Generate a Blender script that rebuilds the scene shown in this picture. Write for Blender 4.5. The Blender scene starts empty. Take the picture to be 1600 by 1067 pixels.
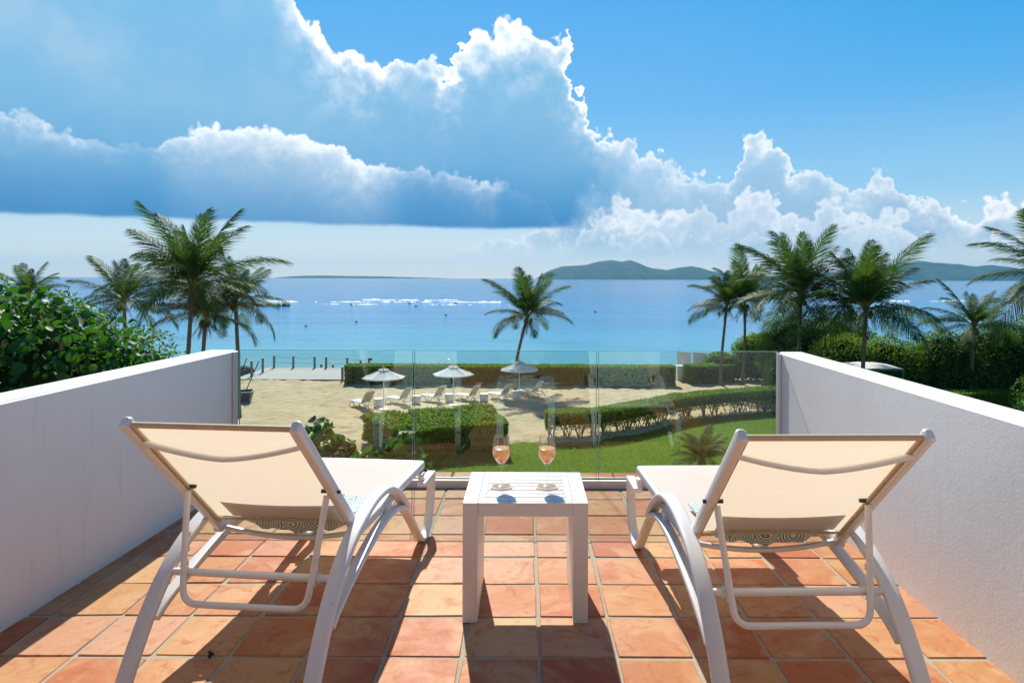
import bpy, bmesh, math, random
import numpy as np
from mathutils import Vector, Matrix, Euler
random.seed(7); rng = np.random.default_rng(11)
R = math.radians
sc = bpy.context.scene
COL = sc.collection
# ------------------------------------------------------------------ camera
EYE = 1.55
cam = bpy.data.cameras.new('camera'); cam.sensor_width = 36; cam.lens = 36*1040/1600
cam.shift_x = (800-822)/1600; cam.shift_y = -(533.5-434.5)/1600
cam.clip_start = .05; cam.clip_end = 60000
camo = bpy.data.objects.new('camera', cam); COL.objects.link(camo)
camo.location = (0, 0, EYE); camo.rotation_euler = Euler((R(90), R(-0.2), 0), 'XYZ')
camo.rotation_euler = (Matrix.Rotation(R(0.0), 3, 'Z') @ Matrix.Rotation(R(90), 3, 'X') @ Matrix.Rotation(R(0.2), 3, 'Z')).to_euler()
sc.camera = camo
# ------------------------------------------------------------------ light
SUN_AZ, SUN_EL = R(-9.2), R(44)
sdir = Vector((math.sin(SUN_AZ)*math.cos(SUN_EL), math.cos(SUN_AZ)*math.cos(SUN_EL), math.sin(SUN_EL)))
sun = bpy.data.lights.new('sun', 'SUN'); sun.energy = 5.0; sun.angle = R(.53); sun.color = (1, .95, .86)
suno = bpy.data.objects.new('sun', sun); COL.objects.link(suno); suno.rotation_euler = sdir.to_track_quat('Z', 'Y').to_euler()
sc.view_settings.view_transform = 'Standard'; sc.view_settings.look = 'None'
sc.view_settings.exposure = .45; sc.view_settings.gamma = 1; sc.view_settings.use_curve_mapping = False
sc.render.engine = 'CYCLES'
cy = sc.cycles
cy.use_denoising = True
cy.max_bounces = 10; cy.diffuse_bounces = 4; cy.glossy_bounces = 4; cy.transmission_bounces = 8; cy.transparent_max_bounces = 12
cy.sample_clamp_indirect = 6; cy.caustics_reflective = False; cy.caustics_refractive = False

# ------------------------------------------------------------------ node maths helper
class NT:
    """tiny expression builder over a node tree"""
    def __init__(s, tree): s.t = tree; s.n = tree.nodes; s.l = tree.links
    def new(s, kind, **kw):
        nd = s.n.new(kind)
        for k, v in kw.items(): setattr(nd, k, v)
        return nd
    def put(s, sock, v):
        if isinstance(v, bpy.types.NodeSocket): s.l.new(v, sock)
        else: sock.default_value = v
    def m(s, op, a, b=None, c=None, clamp=False):
        nd = s.new('ShaderNodeMath', operation=op, use_clamp=clamp)
        s.put(nd.inputs[0], a)
        if b is not None: s.put(nd.inputs[1], b)
        if c is not None: s.put(nd.inputs[2], c)
        return nd.outputs[0]
    def add(s, a, b): return s.m('ADD', a, b)
    def sub(s, a, b): return s.m('SUBTRACT', a, b)
    def mul(s, a, b): return s.m('MULTIPLY', a, b)
    def exp(s, a): return s.m('EXPONENT', a)
    def smooth(s, x, lo, hi, o0=0., o1=1.):
        nd = s.new('ShaderNodeMapRange', interpolation_type='SMOOTHSTEP', clamp=True)
        s.put(nd.inputs[0], x); s.put(nd.inputs[1], lo); s.put(nd.inputs[2], hi); s.put(nd.inputs[3], o0); s.put(nd.inputs[4], o1)
        return nd.outputs[0]
    def lin(s, x, lo, hi, o0=0., o1=1.):
        nd = s.new('ShaderNodeMapRange', clamp=True)
        s.put(nd.inputs[0], x); s.put(nd.inputs[1], lo); s.put(nd.inputs[2], hi); s.put(nd.inputs[3], o0); s.put(nd.inputs[4], o1)
        return nd.outputs[0]
    def mix(s, f, a, b, blend='MIX'):
        nd = s.new('ShaderNodeMix', data_type='RGBA', blend_type=blend)
        s.put(nd.inputs[0], f)
        for i, v in ((6, a), (7, b)):
            if isinstance(v, tuple) and len(v) == 3: v = (*v, 1)
            s.put(nd.inputs[i], v)
        return nd.outputs[2]
    def noise(s, vec, scale, detail=4., rough=.55, dist=0., dim='3D', w=None, out=0):
        nd = s.new('ShaderNodeTexNoise', noise_dimensions=dim)
        if vec is not None: s.put(nd.inputs['Vector'], vec)
        if w is not None: s.put(nd.inputs['W'], w)
        nd.inputs['Scale'].default_value = scale; nd.inputs['Detail'].default_value = detail
        nd.inputs['Roughness'].default_value = rough; nd.inputs['Distortion'].default_value = dist
        return nd.outputs[out]
    def voro(s, vec, scale, feature='F1', detail=0., rough=.5, out='Distance', smooth=None):
        nd = s.new('ShaderNodeTexVoronoi', feature=feature)
        if vec is not None: s.put(nd.inputs['Vector'], vec)
        nd.inputs['Scale'].default_value = scale
        nd.inputs['Detail'].default_value = detail; nd.inputs['Roughness'].default_value = rough
        if smooth is not None: nd.inputs['Smoothness'].default_value = smooth
        return nd.outputs[out]
    def ramp(s, x, stops):
        nd = s.new('ShaderNodeValToRGB'); s.put(nd.inputs[0], x)
        e = nd.color_ramp.elements
        while len(e) < len(stops): e.new(.5)
        for el, (p, c) in zip(e, stops): el.position = p; el.color = (*c, 1)
        return nd.outputs[0]
    def vadd(s, v, off):
        nd = s.new('ShaderNodeVectorMath', operation='ADD'); s.put(nd.inputs[0], v); nd.inputs[1].default_value = off; return nd.outputs[0]
    def vmul(s, v, k):
        nd = s.new('ShaderNodeVectorMath', operation='MULTIPLY'); s.put(nd.inputs[0], v); nd.inputs[1].default_value = k; return nd.outputs[0]
    def curve(s, x, pts):
        nd = s.new('ShaderNodeFloatCurve'); s.put(nd.inputs['Value'], x)
        c = nd.mapping.curves[0]
        while len(c.points) < len(pts): c.points.new(.5, .5)
        for p, (a, b) in zip(c.points, pts): p.location = (a, b)
        nd.mapping.use_clip = False
        nd.mapping.update()
        return nd.outputs[0]

def lin(c): return tuple(((v/255)/12.92 if v <= 10 else (((v/255)+.055)/1.055)**2.4) for v in c)

# ------------------------------------------------------------------ world: sky with clouds
world = bpy.data.worlds.new('World'); sc.world = world; world.use_nodes = True
W = NT(world.node_tree); W.n.clear()
WS = .1                                  # background strength
EXPO = 2**sc.view_settings.exposure
def sk(c): return tuple(v/WS/EXPO for v in lin(c))
def build_sky():
    g = W.new('ShaderNodeTexCoord').outputs['Generated']
    sep = W.new('ShaderNodeSeparateXYZ'); W.put(sep.inputs[0], g)
    x, y, z = sep.outputs
    az = W.m('ARCTAN2', x, y)
    t = W.m('DIVIDE', z, W.m('SQRT', W.add(W.mul(x, x), W.mul(y, y))))
    u = W.add(W.mul(az, 1/(2*math.pi)), .5)
    wz = W.noise(g, 16, 4, .6); uw = W.add(u, W.add(W.mul(W.sub(wz, .5), .022), W.mul(W.sub(W.noise(g, 60, 3, .6), .5), .006)))
    def pz(px, py):                      # bearing and tan(elevation) of a sky point
        a = math.atan((px-822)/1040); return a/(2*math.pi)+.5, (434.5-py)/1040*math.cos(a)
    def outline(pts, lo, hi):
        P = [pz(*p) for p in pts]
        P = [(0., lo)]+[(max(P[0][0]-.1, .02), lo)]+P+[(min(P[-1][0]+.1, .98), hi)]+[(1., hi)]
        return W.curve(uw, P)
    # clear air: Nishita, a little richer, whitening to the horizon
    ns = W.new('ShaderNodeTexSky', sky_type='NISHITA', sun_disc=False)
    ns.sun_elevation = SUN_EL; ns.sun_rotation = SUN_AZ; ns.air_density = 1.; ns.dust_density = .4; ns.ozone_density = 3.; ns.altitude = 10
    hs = W.new('ShaderNodeHueSaturation'); hs.inputs['Saturation'].default_value = 1.15; W.put(hs.inputs['Color'], ns.outputs[0])
    blue = W.ramp(W.lin(t, 0, .5), [(0, lin((238, 238, 231))), (.12, lin((204, 226, 236))), (.24, lin((150, 205, 238))), (.5, lin((104, 184, 240))), (.85, lin((70, 170, 238))), (1, lin((52, 158, 232)))])
    right = W.smooth(az, .15, .75)
    blue = W.mix(W.mul(right, W.smooth(t, .15, .4)), blue, lin((42, 168, 234)))
    blue = W.mix(W.smooth(t, .42, 1.5), blue, lin((18, 72, 150)))
    bl = W.mix(1., blue, (1/WS/EXPO,)*3, 'MULTIPLY')
    c = W.mix(.88, hs.outputs[0], bl)
    n_lo = W.noise(g, 3.2, 3, .5); n_mid = W.noise(g, 9, 5, .6); n_hi = W.noise(g, 34, 6, .62)
    vb1 = W.voro(W.vadd(g, (3, 1, 2)), 13, 'F1', 1, .5)
    vb2 = W.voro(g, 30, 'F1', 1, .55)
    vb3 = W.voro(W.vadd(g, (.7, .2, .4)), 66, 'F1', 1, .6)
    def puff(a1, a2, a3, an):
        d = W.mul(W.sub(.38, vb1), a1); d = W.add(d, W.mul(W.sub(.38, vb2), a2)); d = W.add(d, W.mul(W.sub(.38, vb3), a3))
        return W.add(d, W.mul(W.sub(n_hi, .5), an))
    # faint far puffs under the big base
    o = outline([(-300, 400), (200, 398), (480, 395), (560, 372), (600, 372), (640, 390), (700, 385), (740, 366), (800, 362), (900, 352), (1000, 350)], .03, .05)
    s = W.sub(W.add(o, puff(.05, .05, .03, .015)), t)
    msk = W.mul(W.smooth(s, 0, .010), W.smooth(t, .02, .055))
    rim = W.exp(W.mul(W.m('MAXIMUM', s, 0.), -70))
    c = W.mix(W.mul(msk, .6), c, W.mix(rim, sk((196, 216, 228)), sk((236, 241, 242))))
    # right-hand cumulus bank, far to near rows
    rows = [
      ([(840, 330), (915, 240), (930, 185), (965, 175), (985, 205), (1045, 210), (1070, 238), (1100, 225), (1122, 252), (1158, 240), (1160, 200), (1192, 178), (1228, 190), (1250, 222), (1308, 228), (1322, 280), (1352, 258), (1405, 240), (1440, 268), (1482, 300), (1545, 266), (1600, 272), (1700, 250)], 1.0, (.022, .024, .016, .016)),
      ([(840, 350), (920, 290), (960, 262), (1010, 268), (1090, 262), (1130, 284), (1175, 262), (1225, 255), (1245, 280), (1300, 262), (1340, 300), (1400, 290), (1445, 310), (1500, 325), (1560, 300), (1620, 296), (1700, 290)], .9, (.045, .035, .022, .022)),
      ([(840, 360), (930, 330), (985, 300), (1050, 308), (1120, 318), (1170, 300), (1230, 306), (1290, 318), (1340, 322), (1400, 325), (1480, 345), (1540, 330), (1620, 330), (1700, 320)], .72, (.05, .04, .024, .026)),
      ([(840, 372), (930, 350), (1000, 345), (1060, 350), (1130, 345), (1200, 352), (1270, 346), (1340, 352), (1420, 358), (1500, 365), (1600, 360), (1700, 350)], .5, (.05, .045, .024, .028))]
    for k, (pts, bright, amp) in enumerate(rows):
        o = outline(pts, .0, .12-.02*k)
        s = W.sub(W.add(o, puff(*amp)), t)
        sm = W.m('MAXIMUM', s, 0.)
        msk = W.mul(W.smooth(s, 0., .009 if k == 0 else .016), W.smooth(t, .018+.004*k, .07-.004*k))
        rim = W.mul(W.exp(W.mul(sm, -60. if k == 0 else -30.)), W.lin(n_mid, .36, .62, .6, 1.25))
        # billow relief: tops of the small lumps catch the light
        rel = W.smooth(W.add(W.mul(vb2, -.7), W.add(W.mul(vb3, -.5), W.mul(n_hi, .7))), -.25, .25)
        lit = W.m('MINIMUM', W.add(W.mul(rim, .95), W.mul(rel, W.mul(W.exp(W.mul(sm, -9)), 1.0))), 1.)
        lit = W.m('MINIMUM', W.mul(lit, 1.25), 1.)
        shade = W.mix(W.smooth(t, .04, .2), sk((160, 195, 222)), sk((152, 199, 236)))
        c = W.mix(W.mul(msk, .96), c, W.mix(W.mul(lit, bright), shade, tuple(1.12*v for v in sk((255, 255, 255)))))
    # the great backlit cloud with its flat base
    o = outline([(-400, -260), (200, -220), (330, -120), (420, -60), (466, -30), (490, 0), (545, 36), (585, 60), (610, 38), (645, 26), (678, 52), (692, 70), (712, 30), (750, 8), (800, 2), (850, 8), (884, 34), (896, 88), (925, 150), (975, 200), (1040, 260), (1100, 330), (1150, 380)], .62, -.05)
    s = W.sub(W.add(o, puff(.05, .032, .009, .014)), t)
    sm = W.m('MAXIMUM', s, 0.)
    base = W.add(.0735, W.add(W.mul(W.sub(n_mid, .5), .012), W.mul(W.sub(n_lo, .5), .02)))
    bmask = W.smooth(W.sub(t, base), -.002, .006)
    msk = W.mul(W.smooth(s, 0., .008), bmask)
    ued = W.curve(W.mul(t, 2.), [(0., pz(900, 0)[0]), (.14, pz(925, 0)[0]), (.2, pz(955, 0)[0]), (.3, pz(958, 0)[0]), (.4, pz(940, 0)[0]), (.5, pz(926, 0)[0]), (.6, pz(960, 0)[0]), (1., pz(1100, 0)[0])])
    hmask = W.smooth(W.sub(W.add(ued, W.add(W.mul(W.sub(n_mid, .5), .03), W.mul(W.sub(n_hi, .5), .012))), u), -.003, W.lin(t, .1, .3, .012, .002))
    msk = W.mul(msk, hmask)
    body = W.ramp(W.lin(W.add(t, W.mul(W.sub(n_lo, .5), .10)), .07, .45), [(0, lin((64, 135, 194))), (.10, lin((84, 153, 206))), (.24, lin((116, 177, 221))), (.45, lin((132, 190, 229))), (.75, lin((128, 192, 234))), (1, lin((120, 195, 236)))])
    soft = W.smooth(W.add(W.mul(n_mid, .6), W.mul(n_lo, .5)), .5, .78)
    body = W.mix(W.mul(soft, W.smooth(t, .12, .34, .0, .42)), body, lin((205, 226, 240)))
    bil = W.smooth(W.add(W.mul(vb1, -1.), W.add(W.mul(n_mid, .9), W.mul(vb2, -.35))), -.12, .34)
    body = W.mix(W.mul(bil, W.smooth(t, .09, .3, .10, .40)), body, lin((188, 218, 240)))
    body = W.mix(1., body, (1/WS/EXPO,)*3, 'MULTIPLY')
    rimw = W.add(W.mul(W.exp(W.mul(sm, -52)), 1.15), W.mul(W.exp(W.mul(sm, -17)), W.smooth(W.add(W.mul(vb1, -1.), W.mul(n_hi, .5)), -.25, .08, 0., .75)))
    gc = W.curve(u, [(0., .2), pz(200, 0)[:1]+(.2,), pz(440, 0)[:1]+(.5,), pz(490, 0)[:1]+(1.5,), pz(575, 0)[:1]+(1.5,), pz(605, 0)[:1]+(.8,), pz(675, 0)[:1]+(.7,), pz(705, 0)[:1]+(1.5,), pz(790, 0)[:1]+(1.2,), pz(850, 0)[:1]+(1.4,), pz(940, 0)[:1]+(1.2,), (1., 0.)])
    rimw = W.mul(W.add(rimw, W.mul(W.exp(W.mul(sm, -24)), W.smooth(n_hi, .40, .62, 0., .55))), gc)
    rimg = W.mul(W.smooth(az, -.42, -.30), W.smooth(t, .13, .25))
    c = W.mix(msk, c, W.mix(W.m('MINIMUM', W.mul(rimw, rimg), 1.), body, tuple(1.2*v for v in sk((255, 255, 255)))))
    # nearer, lower sheet whose upper edge burns out
    o = outline([(-400, 130), (-100, 128), (0, 152), (40, 172), (90, 186), (150, 202), (210, 215), (240, 211), (275, 194), (310, 186), (355, 179), (420, 186), (470, 196), (520, 214), (570, 236), (635, 248), (700, 258), (760, 268), (792, 268), (830, 296), (900, 345), (950, 370)], .27, -.05)
    s = W.sub(W.add(o, puff(.008, .012, .012, .020)), t)
    sm = W.m('MAXIMUM', s, 0.)
    msk = W.mul(W.smooth(s, 0., .009), bmask)
    gate = W.curve(u, [(0., .3), pz(-300, 0)[:1]+(.4,), pz(-10, 0)[:1]+(.75,), pz(60, 0)[:1]+(.72,), pz(180, 0)[:1]+(.45,), pz(215, 0)[:1]+(.25,), pz(260, 0)[:1]+(.85,), pz(350, 0)[:1]+(1.25,), pz(520, 0)[:1]+(1.3,), pz(620, 0)[:1]+(.8,), pz(660, 0)[:1]+(.5,), pz(780, 0)[:1]+(.8,), pz(800, 0)[:1]+(.1,), (1., 0.)])
    rimw = W.add(W.exp(W.mul(sm, W.lin(gate, .3, 1.2, -150., -62.))), W.mul(W.exp(W.mul(sm, W.lin(gate, .3, 1.2, -80., -34.))), W.smooth(n_hi, .46, .68, 0., .5)))
    grey = W.mul(W.mul(msk, W.mul(W.exp(W.mul(sm, -14)), W.smooth(sm, .005, .03))), W.mul(W.m('POWER', gate, 3.), .30))
    c = W.mix(grey, c, sk((206, 222, 234)))
    c = W.mix(W.mul(msk, W.m('MINIMUM', W.mul(rimw, gate), 1.)), c, tuple(1.25*v for v in sk((255, 255, 255))))
    bg = W.new('ShaderNodeBackground'); W.put(bg.inputs[0], c); bg.inputs[1].default_value = WS
    out = W.new('ShaderNodeOutputWorld'); W.l.new(bg.outputs[0], out.inputs[0])
build_sky()
world.cycles.sampling_method = 'MANUAL'; world.cycles.sample_map_resolution = 256

# ------------------------------------------------------------------ materials
MATS = {}
def mat(name, fn):
    if name in MATS: return MATS[name]
    m = bpy.data.materials.new(name); m.use_nodes = True
    t = NT(m.node_tree); t.n.clear()
    out = t.new('ShaderNodeOutputMaterial')
    p = t.new('ShaderNodeBsdfPrincipled')
    t.l.new(p.outputs[0], out.inputs[0])
    fn(t, p, out); MATS[name] = m
    return m
def S(t, p, **kw):
    for k, v in kw.items():
        k = {'base': 'Base Color', 'rough': 'Roughness', 'metal': 'Metallic', 'spec': 'Specular IOR Level', 'normal': 'Normal', 'ior': 'IOR', 'trans': 'Transmission Weight', 'coat': 'Coat Weight', 'coatr': 'Coat Roughness', 'alpha': 'Alpha', 'sheen': 'Sheen Weight'}[k]
        if isinstance(v, tuple) and len(v) == 3: v = (*v, 1)
        t.put(p.inputs[k], v)
def bump(t, h, strength=.3, dist=.01, prev=None):
    b = t.new('ShaderNodeBump'); b.inputs['Strength'].default_value = strength; b.inputs['Distance'].default_value = dist
    t.put(b.inputs['Height'], h)
    if prev is not None: t.put(b.inputs['Normal'], prev)
    return b.outputs[0]
def OBJ(t): return t.new('ShaderNodeTexCoord').outputs['Object']
def POS(t): return t.new('ShaderNodeNewGeometry').outputs['Position']
def RND(t): return t.new('ShaderNodeObjectInfo').outputs['Random']
def ISL(t): return t.new('ShaderNodeNewGeometry').outputs['Random Per Island']

def f_tile(t, p, o):
    r = RND(t); P = POS(t)
    off = t.new('ShaderNodeVectorMath', operation='ADD'); t.put(off.inputs[0], P)
    cmb = t.new('ShaderNodeCombineXYZ'); t.put(cmb.inputs[0], t.mul(r, 37.)); t.put(cmb.inputs[1], t.mul(r, 91.)); t.put(cmb.inputs[2], t.mul(r, 13.))
    t.l.new(cmb.outputs[0], off.inputs[1]); v = off.outputs[0]
    a = t.noise(v, 3.4, 4, .6, 1.3); b = t.noise(v, 11, 5, .65, .8); c = t.noise(v, 70, 3, .6)
    base = t.ramp(r, [(0, (0.410, 0.126, 0.052)), (.2, (0.460, 0.191, 0.087)), (.4, (0.530, 0.331, 0.157)), (.58, (0.440, 0.166, 0.069)), (.76, (0.520, 0.291, 0.180)), (.88, (0.370, 0.096, 0.038)), (1, (0.500, 0.300, 0.122))])
    base = t.mix(t.smooth(a, .42, .68, 0, .65), base, (0.540, 0.337, 0.180))
    base = t.mix(t.smooth(b, .50, .70, 0, .6), base, (0.380, 0.100, 0.041))
    base = t.mix(t.smooth(t.noise(v, 22, 4, .7), .60, .74, 0, .45), base, (0.540, 0.351, 0.208))
    base = t.mix(t.smooth(c, .66, .78, 0, .5), base, (.22, .10, .055))
    S(t, p, base=base, rough=t.lin(b, .3, .7, .36, .60), spec=.09)
    S(t, p, normal=bump(t, t.add(t.mul(b, .6), t.mul(c, .25)), .35, .006))
M_tile = mat('terracotta', f_tile)
def f_grout(t, p, o):
    P = POS(t); n = t.noise(P, 18, 5, .6); n2 = t.noise(P, 140, 3, .6)
    S(t, p, base=t.mix(n, (.30, .265, .20), (.44, .395, .31)), rough=.9, spec=.2, normal=bump(t, n2, .5, .004))
M_grout = mat('grout', f_grout)
def f_stucco(t, p, o):
    P = POS(t); n = t.noise(P, 1.3, 5, .6); n2 = t.noise(P, 85, 4, .65); n3 = t.noise(P, 16, 4, .6)
    base = t.mix(t.smooth(n, .45, .75, 0, .5), (.75, .74, .725), (.69, .68, .66))
    base = t.mix(t.smooth(t.noise(t.vmul(P, (9, 9, .7)), 1.4, 5, .65), .56, .76, 0, .35), base, (.52, .50, .46))
    base = t.mix(t.smooth(t.noise(P, 26, 4, .7), .70, .78, 0, .4), base, (.50, .48, .44))
    S(t, p, base=base, rough=.85, spec=.2)
    S(t, p, normal=bump(t, t.add(t.mul(n2, .5), t.mul(n3, .5)), .42, .004))
M_stucco = mat('white_stucco', f_stucco)
def f_cap(t, p, o):
    P = POS(t); n = t.noise(P, 2.3, 5, .6); n2 = t.noise(P, 60, 4, .65)
    S(t, p, base=t.mix(t.smooth(n, .5, .8, 0, .6), (.80, .80, .78), (.66, .65, .62)), rough=.8, spec=.2, normal=bump(t, n2, .25, .004))
M_cap = mat('wall_cap', f_cap)
def f_white(t, p, o):
    P = OBJ(t); n = t.noise(P, 7, 4, .6); n2 = t.noise(P, 90, 2, .5)
    base = t.mix(t.smooth(n, .45, .8, 0, .5), (.74, .73, .71), (.65, .63, .59))
    base = t.mix(t.smooth(t.noise(P, 55, 2, .5), .74, .8, 0, .5), base, (.35, .32, .28))
    S(t, p, base=base, rough=t.lin(n, .3, .7, .28, .42), spec=.45, normal=bump(t, n2, .05, .002))
M_white = mat('white_enamel', f_white)
M_cream = mat('cream_plastic', lambda t, p, o: S(t, p, base=(.80, .77, .66), rough=.4))
def f_sling(t, p, o):
    uv = OBJ(t)
    w1 = t.new('ShaderNodeTexWave', wave_type='BANDS', bands_direction='X'); t.put(w1.inputs['Vector'], uv); w1.inputs['Scale'].default_value = 160
    w2 = t.new('ShaderNodeTexWave', wave_type='BANDS', bands_direction='Y'); t.put(w2.inputs['Vector'], uv); w2.inputs['Scale'].default_value = 160
    n = t.noise(t.vmul(uv, (1, 14, 14)), 6, 4, .6)
    col = t.mix(t.lin(n, .3, .7), (.80, .78, .73), (.76, .725, .66))
    S(t, p, base=col, rough=.7, spec=.25, normal=bump(t, t.mul(w1.outputs['Fac'], w2.outputs['Fac']), .25, .001))
    tr = t.new('ShaderNodeBsdfTranslucent'); t.put(tr.inputs[0], (.92, .77, .57, 1))
    mx = t.new('ShaderNodeMixShader'); mx.inputs[0].default_value = .36
    t.l.new(p.outputs[0], mx.inputs[1]); t.l.new(tr.outputs[0], mx.inputs[2]); t.l.new(mx.outputs[0], o.inputs[0])
M_sling = mat('sling_mesh', f_sling)
def f_piping(t, p, o):
    S(t, p, base=t.mix(t.noise(OBJ(t), 30, 3), (.46, .33, .20), (.62, .48, .31)), rough=.7)
M_piping = mat('tan_hem', f_piping)
def f_towel(t, p, o):
    P = OBJ(t)
    v = t.vmul(P, (1, 1, 1))
    nd = t.new('ShaderNodeTexVoronoi', feature='F1'); t.put(nd.inputs['Vector'], v); nd.inputs['Scale'].default_value = 9.; nd.inputs['Randomness'].default_value = .25
    rings = t.m('SINE', t.mul(nd.outputs['Distance'], 62.))
    S(t, p, base=t.mix(t.smooth(rings, .0, .25), (.80, .76, .68), (.02, .26, .23)), rough=.9, sheen=.3, normal=bump(t, t.noise(P, 260, 2), .4, .002))
M_towel = mat('patterned_towel', f_towel)
def f_alu(t, p, o):
    n = t.noise(POS(t), 9, 4)
    S(t, p, base=t.mix(n, (.60, .60, .60), (.72, .72, .72)), metal=.7, rough=.55)
M_alu = mat('brushed_aluminium', f_alu)
M_black = mat('black_rubber', lambda t, p, o: S(t, p, base=(.015, .015, .016), rough=.55))
def f_glass(t, p, o):
    # thin architectural glass: clear to light, mirror at grazing view, green in its depth
    t.n.remove(p)
    tp = t.new('ShaderNodeBsdfTransparent'); t.put(tp.inputs[0], (.905, .95, .925, 1))
    gl = t.new('ShaderNodeBsdfGlossy'); gl.inputs['Roughness'].default_value = .0
    t.put(gl.inputs[0], (.95, 1, .98, 1))
    lw = t.new('ShaderNodeLayerWeight'); lw.inputs[0].default_value = .5
    fac = t.add(t.mul(t.m('POWER', lw.outputs['Facing'], 5.), .9), .045)
    mx = t.new('ShaderNodeMixShader'); t.put(mx.inputs[0], fac)
    t.l.new(tp.outputs[0], mx.inputs[1]); t.l.new(gl.outputs[0], mx.inputs[2]); t.l.new(mx.outputs[0], o.inputs[0])
M_glass = mat('clear_glass', f_glass)
M_gedge = mat('green_glass_edge', lambda t, p, o: S(t, p, base=(.26, .52, .47), rough=.12, spec=.6, trans=.25))
def f_wglass(t, p, o):
    t.n.remove(p)
    tp = t.new('ShaderNodeBsdfTransparent'); t.put(tp.inputs[0], (.97, .97, .97, 1))
    gl = t.new('ShaderNodeBsdfGlossy'); gl.inputs['Roughness'].default_value = .02
    lw = t.new('ShaderNodeLayerWeight'); lw.inputs[0].default_value = .5
    fac = t.add(t.mul(t.m('POWER', lw.outputs['Facing'], 3.2), .85), .05)
    mx = t.new('ShaderNodeMixShader'); t.put(mx.inputs[0], fac)
    t.l.new(tp.outputs[0], mx.inputs[1]); t.l.new(gl.outputs[0], mx.inputs[2]); t.l.new(mx.outputs[0], o.inputs[0])
M_wglass = mat('wine_glass', f_wglass)
def f_drink(t, p, o):
    h = t.new('ShaderNodeSeparateXYZ'); t.put(h.inputs[0], OBJ(t))
    col = t.ramp(t.lin(h.outputs[2], .125, .19), [(0, (.98, .26, .03)), (.3, (.98, .60, .18)), (1, (.98, .80, .46))])
    S(t, p, base=col, rough=.2)
    tr = t.new('ShaderNodeBsdfTranslucent'); t.put(tr.inputs[0], col)
    mx = t.new('ShaderNodeMixShader'); mx.inputs[0].default_value = .5
    t.l.new(p.outputs[0], mx.inputs[1]); t.l.new(tr.outputs[0], mx.inputs[2]); t.l.new(mx.outputs[0], o.inputs[0])
M_drink = mat('peach_drink', f_drink)
M_cork = mat('coaster_tan', lambda t, p, o: S(t, p, base=t.mix(t.noise(OBJ(t), 120, 3), (.42, .22, .08), (.60, .36, .16)), rough=.7))
M_cwhite = mat('coaster_white', lambda t, p, o: S(t, p, base=(.74, .72, .68), rough=.5))

def foliage(name, cols, tcol, tfac=.4, rough=.42, spec=.45):
    def f(t, p, o):
        r = ISL(t)
        col = t.ramp(r, cols)
        S(t, p, base=col, rough=rough, spec=spec)
        tr = t.new('ShaderNodeBsdfTranslucent'); t.put(tr.inputs[0], t.mix(t.mul(r, .6), tcol, tuple(v*.6 for v in tcol)))
        mx = t.new('ShaderNodeMixShader'); mx.inputs[0].default_value = tfac
        t.l.new(p.outputs[0], mx.inputs[1]); t.l.new(tr.outputs[0], mx.inputs[2]); t.l.new(mx.outputs[0], o.inputs[0])
    return mat(name, f)
M_hedge = foliage('hedge_leaf', [(0, (.05, .125, .010)), (.5, (.085, .195, .014)), (.85, (.14, .26, .018)), (1, (.22, .31, .04))], (.26, .46, .02), .38, .5, .25)
M_bushdk = foliage('bush_leaf', [(0, (.024, .065, .012)), (.5, (.045, .115, .016)), (.9, (.08, .17, .024)), (1, (.16, .22, .035))], (.17, .38, .02), .36, .5, .28)
M_grape = foliage('sea_grape_leaf', [(0, (.013, .042, .008)), (.5, (.021, .070, .010)), (.93, (.033, .10, .015)), (.975, (.12, .17, .02)), (1, (.36, .16, .03))], (.09, .29, .012), .28, .5, .2)
M_frond = foliage('palm_leaflet', [(0, (.020, .048, .010)), (.6, (.032, .078, .013)), (.93, (.055, .11, .018)), (1, (.13, .11, .03))], (.11, .23, .02), .27, .55, .14)
M_dead = foliage('dead_frond', [(0, (.10, .06, .03)), (1, (.20, .12, .055))], (.2, .1, .04), .2, .8, .1)
M_rachis = mat('palm_rib', lambda t, p, o: S(t, p, base=t.mix(t.noise(OBJ(t), 8, 3), (.13, .17, .035), (.22, .19, .05)), rough=.5))
M_stalk = mat('leaf_base', lambda t, p, o: S(t, p, base=t.mix(t.noise(OBJ(t), 9, 4), (.12, .065, .028), (.24, .15, .055)), rough=.8))
def f_trunk(t, p, o):
    P = OBJ(t); s = t.new('ShaderNodeSeparateXYZ'); t.put(s.inputs[0], P)
    n = t.noise(t.vmul(P, (9, 9, 2.)), 3, 5, .6)
    S(t, p, base=t.mix(n, (.10, .078, .058), (.22, .18, .14)), rough=.9, spec=.15, normal=bump(t, n, .5, .03))
M_trunk = mat('palm_trunk', f_trunk)
M_bark = mat('shrub_bark', lambda t, p, o: S(t, p, base=t.mix(t.noise(OBJ(t), 14, 4), (.085, .06, .042), (.20, .15, .11)), rough=.9))
def f_sand(t, p, o):
    P = POS(t); n = t.noise(P, .35, 4, .6); n2 = t.noise(P, 5, 5, .65); n3 = t.noise(P, 46, 3, .6)
    col = t.mix(t.smooth(n, .35, .65), (.52, .40, .235), (.58, .465, .29))
    col = t.mix(t.smooth(n2, .58, .75, 0, .4), col, (.46, .36, .22))
    S(t, p, base=col, rough=.95, spec=.12, normal=bump(t, t.add(n3, t.mul(n2, 2.)), .55, .03))
M_sand = mat('beach_sand', f_sand)
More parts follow.
